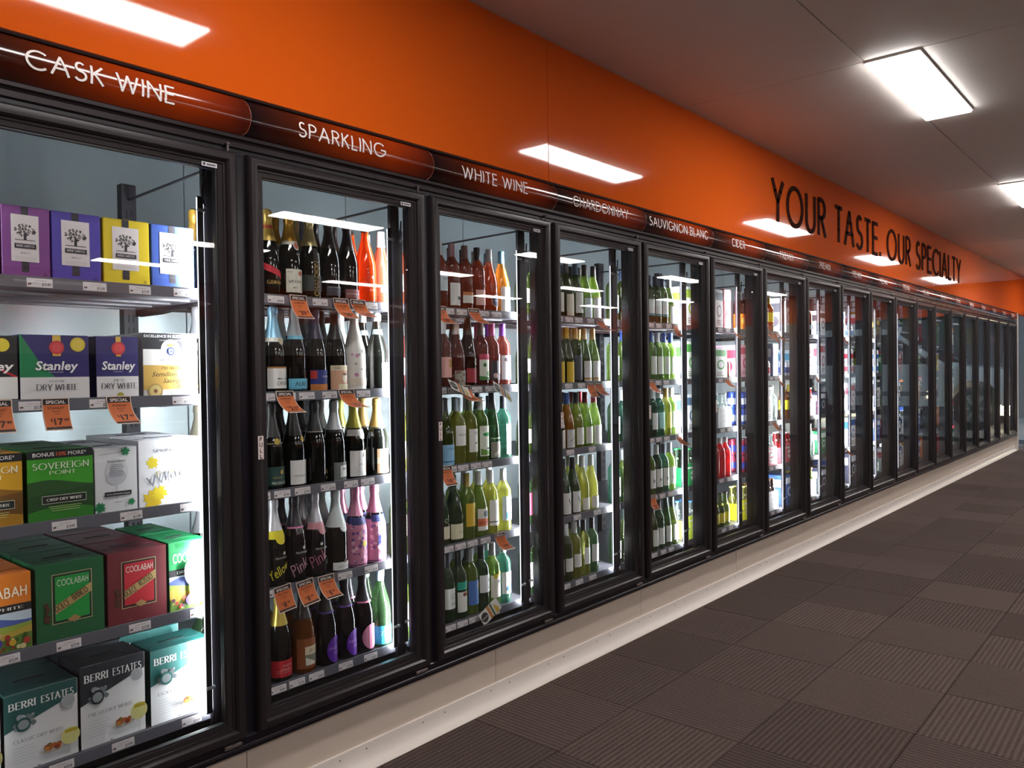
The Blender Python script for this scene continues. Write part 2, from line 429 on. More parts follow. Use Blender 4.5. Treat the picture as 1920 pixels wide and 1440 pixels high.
# --- cooler surround
fm = thing('cooler_frame', 'long black metal cooler frame holding the row of glass doors', 'frame', (Bx(1), 0, .246))
fm['kind'] = 'structure'
def fpart(name, mb, **k): o = mb.obj(name, fm, **k); o.location = (-Bx(1), 0, -.246); return o
XL = Bx(0)-1.0
fpart('top_rail', MB().box(XL, X_END+.02, .0, .115, 2.137, 2.32, BLACK))
prof = [(0, 2.2), (-.010, 2.2), (-.016, 2.196), (-.016, 2.186), (-.010, 2.182), (-.006, 2.176), (-.006, 2.16), (0, 2.155)]
fpart('trim_strip', MB().prism(prof, XL, X_END+.02, M('#3a3335', .25, .6), 'x'), fix=True)
prof = [(0, 2.318), (-.012, 2.318), (-.014, 2.324), (-.008, 2.330), (0, 2.330)]
fpart('header_edge', MB().prism(prof, XL, X_END+.02, M('#2a1c1a', .3), 'x'), fix=True)
fpart('sill', MB().cbox(XL, X_END+.02, -.012, .115, .246, .296, .004, BLACK), fix=True)
fpart('sill_strip', MB().cbox(XL, X_END+.02, -.018, -.012, .262, .272, .002, M('#262028', .3)), fix=True)
fpart('inner_sill', MB().box(XL, X_END+.02, .115, .9, .246, .272, M('#26252a', .45)))
post_me = MB().cbox(-.02, .02, .002, .112, .29, 2.14, .002, BLACK).mesh('post', fix=True)
for k in range(0, NB+2):
    o = inst('post', post_me, fm, (Bx(k)-Bx(1), 0, -.246))

# --- header signs: convex printed strips
def header_mat():
    mt = bpy.data.materials.new('header_print'); mt.use_nodes = True; nt = mt.node_tree; L = nt.links.new
    b = nt.nodes['Principled BSDF']; b.inputs['Roughness'].default_value = .1
    tc = nt.nodes.new('ShaderNodeTexCoord'); sp = nt.nodes.new('ShaderNodeSeparateXYZ'); L(tc.outputs['Object'], sp.inputs[0])
    cr = nt.nodes.new('ShaderNodeValToRGB'); e = cr.color_ramp.elements
    e[0].position = .02; e[0].color = lin('#1e1114'); e[1].position = .98; e[1].color = lin('#5a1d10')
    for pz, c in ((.22, '#54200f'), (.5, '#a83a0c'), (.75, '#b03c0c'), (.9, '#8a2c0e')):
        q = cr.color_ramp.elements.new(pz); q.color = lin(c)
    dv = nt.nodes.new('ShaderNodeMath'); dv.operation = 'DIVIDE'; dv.inputs[1].default_value = P_; L(sp.outputs[0], dv.inputs[0]); L(dv.outputs[0], cr.inputs[0])
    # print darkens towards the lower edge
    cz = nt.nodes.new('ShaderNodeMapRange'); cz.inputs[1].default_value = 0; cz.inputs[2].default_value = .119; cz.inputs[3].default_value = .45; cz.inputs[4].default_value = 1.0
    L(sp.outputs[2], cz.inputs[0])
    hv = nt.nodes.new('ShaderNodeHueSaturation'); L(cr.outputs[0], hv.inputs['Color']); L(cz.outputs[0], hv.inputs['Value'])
    L(hv.outputs[0], b.inputs['Base Color'])
    return mt
HM = header_mat()
HZ0, HH = 2.203, .116
def hsurf(v): # v in 0..HH -> y of the convex face
    t = (v/HH-.5)*2
    return -.004-.020*(1-t*t)
hp = [(hsurf(HH*i/14), HH*i/14) for i in range(15)]
hmb = MB(); n = 16
tab = .020
# body with rounded right tab end
vs = []; fs = []
for i, (y, z) in enumerate(hp):
    t_ = (i/14-.5)*2; xr = P_-.012+tab*math.sqrt(max(0, 1-t_*t_))
    vs += [(0.0, y, z), (P_*.5, y, z), (xr, y-.0015, z), (xr, 0.0, z), (0.0, 0.0, z)]
for i in range(14):
    for q in range(4): fs.append((i*5+q, i*5+q+1, (i+1)*5+q+1, (i+1)*5+q))
hmb.add(vs, fs, HM)
h_me = hmb.mesh('header_panel', smooth=40)
# rim line of the tab end
rim = MB(); pts = []
for i, (y, z) in enumerate(hp):
    t_ = (i/14-.5)*2; pts.append((P_-.012+tab*math.sqrt(max(0, 1-t_*t_)), y-.0018, z))
rim.tube(pts, .0009, 5, M('#a2573f', .3)); rim_me = rim.mesh('edge_line')
TEXTS = ['CASK WINE', 'SPARKLING', 'WHITE WINE', 'CHARDONNAY', 'SAUVIGNON BLANC', 'CIDER'] + ['PREMIX']*13
TW = [(.729, 1.12), (1.543, 1.922), (2.325, 2.744), (3.086, 3.578), (3.789, 4.479), (4.813, 5.012), (5.60, 5.85)]
HL = ['first', 'second', 'third', 'fourth', 'fifth', 'sixth', 'seventh', 'eighth', 'ninth', 'tenth', 'eleventh', 'twelfth', 'thirteenth']
for k in range(0, NB+1):
    x0 = Bx(k)+.02
    if k == 0: txt = None
    else: txt = TEXTS[k-1]
    if k < 1: lab = 'plain dark end strip of the header left of CASK WINE'
    elif k < 7: lab = f'curved brown and orange header strip reading {txt}'
    else: lab = f'curved brown and orange header strip reading PREMIX, {HL[k-7]} along from CIDER'
    t = thing('header_sign', lab, 'sign', (x0, 0, HZ0), 0, 'header signs above the doors')
    inst('header_panel', h_me, t); inst('edge_line', rim_me, t)
    if txt:
        a, b = TW[k-1] if k-1 < len(TW) else (5.60+(k-7)*P_, 5.85+(k-7)*P_)
        tot = stroke_text(txt, .118, False, 1., .2)[2]; sx = (b-a)/tot; xx = a-x0
        for wd_ in txt.split():
            ww = stroke_text(wd_, .118, False, 1., .2)[2]*sx
            A = Art(lambda u, v, l: (u, hsurf(v)-.0022, v))
            A.text(wd_, xx, .038, .047, M('#fff4ee', .5), 'f', w=ww, weight=.118, gap=.2)
            A.finish(t); xx += ww+(.36+.2)*sx

# --- white kick base and coving
BASEM = M('#d6c6b8', .45, 0, .4, .02, scale=4)
bb = struct(MB().box(XL, X_END+.02, .05, .11, 0, .246, M('#8f8680', .7)).obj('baseboard_left'), 'cream kick base under the black cooler frame', 'base')
pj = 1.2004; xj = 1.3443
for i in range(-2, 12):
    a, b = xj+pj*i, xj+pj*(i+1)
    a = max(a, XL); b = min(b, X_END+.02)
    if b-a < .05: continue
    MB().cbox(a+.0012, b-.0012, .028, .05, .02, .245, .0012, BASEM).obj('base_panel', bb, fix=True)
cov = [(.028, .082), (.024, .084), (.018, .082), (.017, .06), (.015, .046), (.011, .03), (.004, .016), (-.008, .008), (-.022, .004), (-.024, .0), (.028, .0)]
MB().prism(cov, XL, X_END+.025, M('#ece2da', .4), 'x').obj('coving', bb, smooth=50, fix=True)
scr = MB()
x = .5
while x < X_END:
    for dx in (0, .12):
        scr.lathe([(.003, 0), (.003, .0015), (.001, .002)], 6, M('#8d837c', .4, .6), 0, 0, 0)
        for q in range(18): # turn the newest ring of verts to face the room
            vx, vy, vz = scr.v[-18+q]; scr.v[-18+q] = (x+dx+vx, .0165-vz, .062+vy)
    x += .4
scr.obj('coving_screws', bb)

# --- end of the run and the shop front
struct(MB().cbox(X_END+.02, X_END+.07, -.03, .6, 0, 2.32, .003, M('#ddd4cd', .5)).obj('trim_1', fix=True), 'white end post closing the cooler run', 'post')
# coolroom behind the doors
CR = M('#c2cfd4', .25, .35, .5, .02, scale=1.5)
wb = struct(MB().box(XL, X_END+.02, 2.27, 2.34, .1, 2.8, M('#8a9498', .6)).obj('wall_back'), 'pale coolroom wall of metal panels behind the racks', 'wall')
x = XL; i = 0
while x < X_END:
    b = min(x+1.18, X_END+.02)
    mb = MB(); mb.cbox(x+.002, b-.002, 2.24, 2.27, .1, 2.8, .003, CR)
    mb.obj('wall_panel', wb, fix=True); x += 1.18
struct(MB().box(XL, X_END+.02, .05, 2.34, 2.8, 2.85, M('#c3ccd0', .5)).obj('ceiling_coolroom'), 'pale coolroom ceiling', 'ceiling')
struct(MB().box(XL, X_END+.02, .11, 2.34, .06, .1, M('#6a6d70', .6)).obj('floor_coolroom'), 'grey coolroom floor', 'floor')
struct(MB().box(XL-.06, XL, .0, 2.34, 0, 2.85, M('#b9c3c7', .5)).obj('wall_coolroom_end'), 'coolroom end wall', 'wall')
# room walls out of the picture, seen only in reflections
DARKW = M('#a0968e', .8, 0, .2, .1, scale=2)
o = struct(MB().box(X0R, X1R, Y1R-.1, Y1R, 0, 2.38, DARKW).box(X0R, X1R, Y1R-.09, Y1R+.01, 2.38, ZC, ORANGE).obj('wall_right'), 'far shop wall with orange band above', 'wall')
o = struct(MB().box(X0R-.1, X0R, Y1R, 0, 0, 2.38, DARKW).box(X0R-.09, X0R+.01, Y1R, 0, 2.38, ZC, ORANGE).obj('wall_near'), 'near end shop wall with orange band above', 'wall')
o = struct(MB().box(X1R, X1R+.1, Y1R, .7, 2.40, ZC+.1, M('#c9500f', .5)).obj('wall_front'), 'orange bulkhead above the shop front windows', 'wall')
SG = pane_mat('shop_glass', (.9, .93, .93, 1))
ys = [-9.98, -7.9, -5.9, -3.9, -2.5, -.2, .68]
for i in range(6):
    t = struct(thing(f'window_{i+1}', f'tall black framed shop front window, {ORD[5-i]} from the cooler wall', 'window', (X1R, ys[i], 0)))
    d = ys[i+1]-ys[i]
    if i == 2:   # solid pier with posters
        MB().box(0, .08, 0, d, 0, 2.4, DARKW).obj('infill', t); continue
    MB().cbox(0, .06, 0, .05, 0, 2.4, .003, BLACK).obj('jamb', t, fix=True)
    MB().cbox(0, .06, d-.05, d, 0, 2.4, .003, BLACK).obj('jamb', t, fix=True)
    MB().cbox(0, .06, .05, d-.05, 0, .08, .003, BLACK).obj('bottom_rail', t, fix=True)
    MB().cbox(0, .06, .05, d-.05, 2.34, 2.4, .003, BLACK).obj('top_rail', t, fix=True)
    MB().box(.026, .034, .05, d-.05, .08, 2.34, SG).obj('pane', t)
struct(MB().box(X1R+.1, 70, -60, 60, -.14, -.04, M('#56575a', .9, 0, .2, .1, scale=2)).obj('ground'), 'grey asphalt car park outside', 'ground')

# ================================================================== DOORS
DG = pane_mat('door_glass', (.985, .99, .99, 1), 1.45)
W_, Z0, Z1 = P_-.036, .290, 2.143
def sweep_frame(prof, x0, x1, z0, z1, mat):
    """mitred frame; prof = (inset, y)"""
    mb = MB(); vs = []; fs = []; n = len(prof)
    for (sx, sz) in ((0, 0), (1, 0), (1, 1), (0, 1)):
        for (u, y) in prof:
            vs.append((x1-u if sx else x0+u, y, z1-u if sz else z0+u))
    for c in range(4):
        d = (c+1) % 4
        for i in range(n): fs.append((c*n+i, d*n+i, d*n+(i+1) % n, c*n+(i+1) % n))
    return mb.add(vs, fs, mat)
fprof = [(0, .03), (0, -.008), (.003, -.017), (.010, -.0235), (.020, -.0255), (.030, -.0225), (.036, -.016), (.0375, -.008), (.043, -.007), (.0445, -.003), (.058, .001), (.061, .008), (.061, .03)]
fr2 = M('#2a2426', .3, .1, .5)
frame_me = sweep_frame(fprof, 0, W_, 0, Z1-Z0, fr2).mesh('frame', smooth=30, fix=True)
pane_me = MB().box(.058, W_-.058, .010, .026, .058, Z1-Z0-.058, DG).mesh('pane', fix=True)
gask = sweep_frame([(.056, .012), (.056, .004), (.064, .004), (.064, .012)], 0, W_, 0, Z1-Z0, BLACKM).mesh('gasket', fix=True)
A = Art(lambda u, v, l: (u, -.0275-.0004*l, v))
A.rect(0, 0, .02, .075, '#e9d9d4')
for i, ch in enumerate('PULL'): A.text(ch, .010, .0585-i*.0185, .0135, '#2b2026', 'b', al='c', bold=.03)
pull = A.meshes('pull_sticker', 'pull_lettering')
A = Art(lambda u, v, l: (u, -.0048-.0004*l, v))
A.rect(0, 0, .05, .0135, '#dcd8dc'); A.disc(.008, .0068, .0045, '#3c3a44'); A.rect(.016, .004, .045, .0095, '#6b6872')
stick = A.meshes('maker_sticker', 'x')
hinge_me = MB().lathe([(.004, 0), (.004, .02), (.007, .021), (.007, .025), (.003, .027)], 8, M('#5a5256', .3, .7)).mesh('hinge_pin', smooth=40)
foot_me = MB().cbox(-.06, .0, -.012, .02, -.012, .0, .002, M('#6a5c5a', .35, .3)).mesh('hinge_bracket', fix=True)
for k in range(0, NB+1):
    if k == 0: lab = 'black framed glass cooler door at the near end, left of cask wine'
    else: lab = f'tall black framed glass cooler door below the {SIGN_BAY[k-1]} sign' if k < 7 else f'tall black framed glass cooler door, {SIGN_BAY[k-1]} bay counted from cider'
    t = thing('cooler_door', lab, 'door', (Bx(k)+.018, 0, Z0), 0, 'glass cooler doors')
    f = inst('frame', frame_me, t); inst('pane', pane_me, t); inst('gasket', gask, t)
    for nm, me in pull: inst(nm, me, t, (.012, 0, 1.172-Z0))
    for nm, me in stick: inst(nm, me, t, (W_-.112, 0, 2.0825-Z0))
    inst('hinge_pin', hinge_me, t, (W_-.03, -.012, Z1-Z0-.002))
    inst('hinge_bracket', foot_me, t, (W_-.02, -.008, -.002))

# ================================================================== RACKS AND STRIP LIGHTS
ZS = [1.728, 1.383, 1.037, .691, .346]       # top of each price channel
YF = .17                                     # front of the shelves
SHM = M('#4b4a50', .4, .3); CHM = M('#5d5d66', .35, .0); RKM = M('#232127', .45, .2)
sh = MB().cbox(.032, P_+.026, YF+.012, .80, -.03, -.008, .002, SHM)
sh_me = sh.mesh('shelf', fix=True)
prof = [(YF, -.036), (YF-.004, -.034), (YF-.001, -.001), (YF+.004, 0), (YF+.012, -.008), (YF+.012, -.036)]
ch_me = MB().prism(prof, .032, P_-.045, CHM, 'x').mesh('price_channel', fix=True)
rib = MB()
for i in range(4): rib.box(.04, P_-.03, .28+.14*i, .295+.14*i, -.036, -.03, SHM)
rib_me = rib.mesh('stiffener')
up_me = MB().cbox(-.028, .028, .80, .84, .1, 2.18, .002, RKM)
for i in range(36): up_me.box(-.012, -.006, .798, .8005, .3+.05*i, .33+.05*i, M('#08080a', .8)); up_me.box(.006, .012, .798, .8005, .3+.05*i, .33+.05*i, M('#08080a', .8))
up_me = up_me.mesh('rear_upright', fix=True)
fp_me = MB().cbox(-.042, .003, .158, .179, .272, 2.135, .002, M('#15141a', .4, .0)).mesh('front_upright', fix=True)
br_me = MB().tube([(-.02, .19, 2.12), (0, .82, 2.12)], .005, 6, RKM).mesh('side_brace', smooth=40)
br2_me = MB().tube([(.0, .19, .25), (0, .82, .22)], .005, 6, RKM).mesh('side_brace', smooth=40)
bk_me = MB().prism([(.20, -.03), (.80, -.03), (.80, -.055), (.62, -.055)], .034, .038, RKM, 'x').mesh('bracket', fix=True)
TUBE = emit('led_tube', (.92, .97, 1.0, 1), LED_STRENGTH)
tb_me = MB().add([(-.009, .0062, .34), (.009, .0062, .34), (.009, .0062, 2.02), (-.009, .0062, 2.02)], [(3, 2, 1, 0)], TUBE).mesh('led_face')
hs_me = MB().cbox(-.010, .010, 0, .006, .335, 2.025, .001, M('#3c3e46', .3, .5)).mesh('housing', fix=True)
ln_me = MB().lathe([(.0019, .34), (.0019, 2.02)], 6, emit('led_lens', (.92, .97, 1.0, 1), 2.2), -.011, .004).mesh('lens_edge', smooth=50)
cl_me = MB().cbox(-.012, .02, -.006, .006, -.005, .005, .002, M('#cfd8dc', .3)).mesh('clip', fix=True)
cb = [(0, 0, 2.13)]+[(-.004-.02*math.sin(PI*i/10), 0, 2.11-.014*i) for i in range(1, 9)]+[(.012, 0, 1.985), (.024, 0, 2.0), (.03, 0, 2.06)]
cb_me = MB().tube(cb, .0035, 6, M('#141317', .5)).mesh('cable', smooth=50)
for k in range(0, NB+1):
    nm = SIGN_BAY[k-1] if k else 'unlabelled near'
    t = thing('display_rack', f'dark steel rack with five shelves inside the {nm} bay', 'shelf rack', (Bx(k), 0, .1), 0, 'cooler racks')
    for z in ZS:
        s = inst('shelf', sh_me, t, (0, 0, z-.1))
        inst('price_channel', ch_me, s); inst('stiffener', rib_me, s); 
        if k < 8: inst('bracket', bk_me, s); inst('bracket', bk_me, s, (P_-.016, 0, 0))
    inst('rear_upright', up_me, t, (P_, 0, -.1)); inst('front_upright', fp_me, t, (P_, 0, -.1)); inst('side_brace', br_me, t, (P_, 0, -.1)); inst('side_brace', br2_me, t, (P_, 0, -.1))
    for s_, dx, yy, lab in ((0, -.055, .149, 'left'), (1, .016, .166, 'right')):
        g = thing('strip_light', f'slim upright strip light {lab} of the post ending the {nm} bay', 'light', (Bx(k+1)+dx, yy, 0), 0, 'upright strip lights in the cooler')
        inst('led_face', tb_me, g); inst('housing', hs_me, g); inst('lens_edge', ln_me, g)
        for z in (.42, 1.98): inst('clip', cl_me, g, (0, 0, z))
        if s_ == 0: inst('cable', cb_me, g, (.03, .0, 0))

# ================================================================== BOTTLES
SHAPES = {
 'champ': (.0435, [(.036, 0), (.0425, .004), (.0435, .01), (.0435, .13), (.042, .155), (.0365, .182), (.029, .208), (.0215, .235), (.0165, .262), (.0145, .285), (.0145, .30)]),
 'bord': (.0375, [(.032, 0), (.0365, .003), (.0375, .009), (.0375, .18), (.0365, .195), (.032, .209), (.023, .222), (.0165, .234), (.0145, .25), (.0145, .296)]),
 'burg': (.041, [(.035, 0), (.040, .004), (.041, .01), (.041, .125), (.0395, .145), (.034, .17), (.0265, .197), (.0195, .223), (.0155, .247), (.0145, .27), (.0145, .296)]),
 'hock': (.037, [(.032, 0), (.036, .004), (.037, .01), (.037, .12), (.0355, .15), (.030, .19), (.0225, .235), (.0165, .27), (.0145, .29), (.0145, .316)]),
 'beer': (.031, [(.027, 0), (.030, .003), (.031, .008), (.031, .115), (.029, .132), (.0225, .155), (.0155, .178), (.0125, .205), (.0125, .226), (.0135, .227), (.0135, .234)]),
 'spirit': (.039, [(.033, 0), (.038, .003), (.039, .01), (.039, .17), (.037, .188), (.029, .206), (.018, .22), (.0145, .235), (.0145, .275)]),
}
def rad_at(shape, z):
    R, pr = SHAPES[shape]
    for (ra, za), (rb, zb) in zip(pr, pr[1:]):
        if za <= z <= zb: return ra+(rb-ra)*(z-za)/max(1e-6, zb-za)
    return pr[-1][0]
def capsule_prof(shape, z0, foil):
    pr = SHAPES[shape][1]; top = pr[-1][1]; out = [(rad_at(shape, z0)+.0009, z0)]
    for r, z in pr:
        if z > z0+.004: out.append((r+.0009, z))
    if foil == 'champ': out = [q for q in out if q[1] < .275]+[(.0165, .278), (.0185, .283), (.0185, .302), (.0165, .311), (.009, .316), (.0, .3165)]
    elif foil == 'beer': out = [(.0145, top-.008), (.0165, top-.006), (.0165, top-.001), (.0145, top+.003), (0, top+.0035)]
    else: out += [(.0152, top+.001), (.014, top+.002), (0, top+.002)]
    return out
MESH = {}
GLASSES = {
 'dark': lambda: M('#0d0f0d', .06, 0, .6), 'black': lambda: M('#0b090d', .1, 0, .6), 'brown': lambda: wine_mat('#3a1a0c', .25),
 'green': lambda: wine_mat('#88a04c', .52), 'deep': lambda: wine_mat('#42603f', .45), 'yellow': lambda: wine_mat('#b0b05a', .58),
 'olive': lambda: wine_mat('#566530', .45), 'rose': lambda: wine_mat('#a8543c', .5), 'pinkish': lambda: wine_mat('#8a4640', .45), 'orange': lambda: wine_mat('#e0591c', .35),
 'gold': lambda: wine_mat('#c98a3a', .5), 'clear': lambda: wine_mat('#cfdcd8', .75), 'teal': lambda: wine_mat('#4c8270', .5),
 'red': lambda: wine_mat('#c02a34', .35), 'white': lambda: M('#e6e2dc', .35), 'navy': lambda: M('#141a3c', .12), 'amber': lambda: wine_mat('#8a4a14', .35),
}
def cap_mat(c):
    if c.startswith('*'): return M(c[1:], .33, .5)      # metallic foil
    return M(c, .35)
def bottle_meshes(sp, detail):
    key = (sp['id'], detail)
    if key in MESH: return MESH[key]
    shape = sp['shape']; R, pr = SHAPES[shape]; n = 20 if detail else 12
    out = []
    gk = ('g', shape, sp['glass'], n)
    if gk not in MESH: MESH[gk] = MB().lathe(pr, n, GLASSES[sp['glass']]()).mesh('glass', smooth=40)
    out.append(('glass', MESH[gk]))
    if sp.get('cap'):
        c, z0, kind = sp['cap']; ck = ('c', shape, c, z0, kind, n)
        if ck not in MESH:
            MESH[ck] = MB().lathe(capsule_prof(shape, z0, kind), n, cap_mat(c), wob=.0006 if kind == 'champ' else 0).mesh('capsule', smooth=35)
        out.append(({'champ': 'foil', 'beer': 'crown_cap'}.get(kind, 'capsule'), MESH[ck]))
    def mp(u, v, l):
        r = rad_at(shape, v)+.0007+.00035*l; a = -PI/2+u/R
        return (r*math.cos(a), r*math.sin(a), v)
    A = Art(mp, .011, .022)
    for it in sp.get('lab', ()):
        k = it[0]
        if k == 'r': A.rect(it[1], it[3], it[2], it[4], it[5])           # u0 u1 v0 v1
        elif k == 'R': A.rect(-PI*R, it[1], PI*R*.999, it[2], it[3])      # full wrap
        elif k == 'd': A.disc(it[1], it[2], it[3], it[4], 10, it[5] if len(it) > 5 else None)
        elif k == 'q': A.quad(it[1], it[3], it[4], it[2], it[5], it[6], it[7], 6)
        elif k == 'f' and detail:                                        # scattered flower print
            rn = random.Random(it[1])
            for _ in range(it[6]): A.disc(rn.uniform(-.045, .045), rn.uniform(it[2], it[3]), rn.uniform(.003, .008), it[4+(rn.random() > .5)], 5); A.layer -= 1
            A.layer += 1
        elif k == 'b':                                                   # neck band
            A.rect(-PI*.02, it[1], PI*.0436, it[2], it[3])
    if detail:
        for it in sp.get('txt', ()):
            s, u, v, cap, col = it[:5]; kw = it[5] if len(it) > 5 else {}
            A.text(s, u, v, cap, col, **kw)
    out += A.meshes('label', 'lettering')
    MESH[key] = out; return out
def bottle(sp, x, y, z, label, group, detail=True, rz=0):
    t = thing('bottle', label, 'bottle', (x, y, z), rz, group)
    for nm, me in bottle_meshes(sp, detail): inst(nm, me, t)
    return t
_id = [0]
def B_(desc, shape, glass, cap, lab=(), txt=()):
    _id[0] += 1
    return dict(id=_id[0], desc=desc, shape=shape, glass=glass, cap=cap, lab=lab, txt=txt)
Wt, Cr = '#e9e6e2', '#ded4ba'
def std(desc, shape, glass, capc, labc, z0=.06, z1=.13, w=.034, extra=(), txt=(), capz=.238):
    return B_(desc, shape, glass, (capc, capz, 'screw'), [('r', -w, w, z0, z1, labc)]+list(extra), txt)
def champ(desc, foil, labs=(), txt=(), glass='dark', z0=.2):
    return B_(desc, 'champ', glass, (foil, z0, 'champ'), list(labs), list(txt))
TI = '#33303a'
BAY = {}
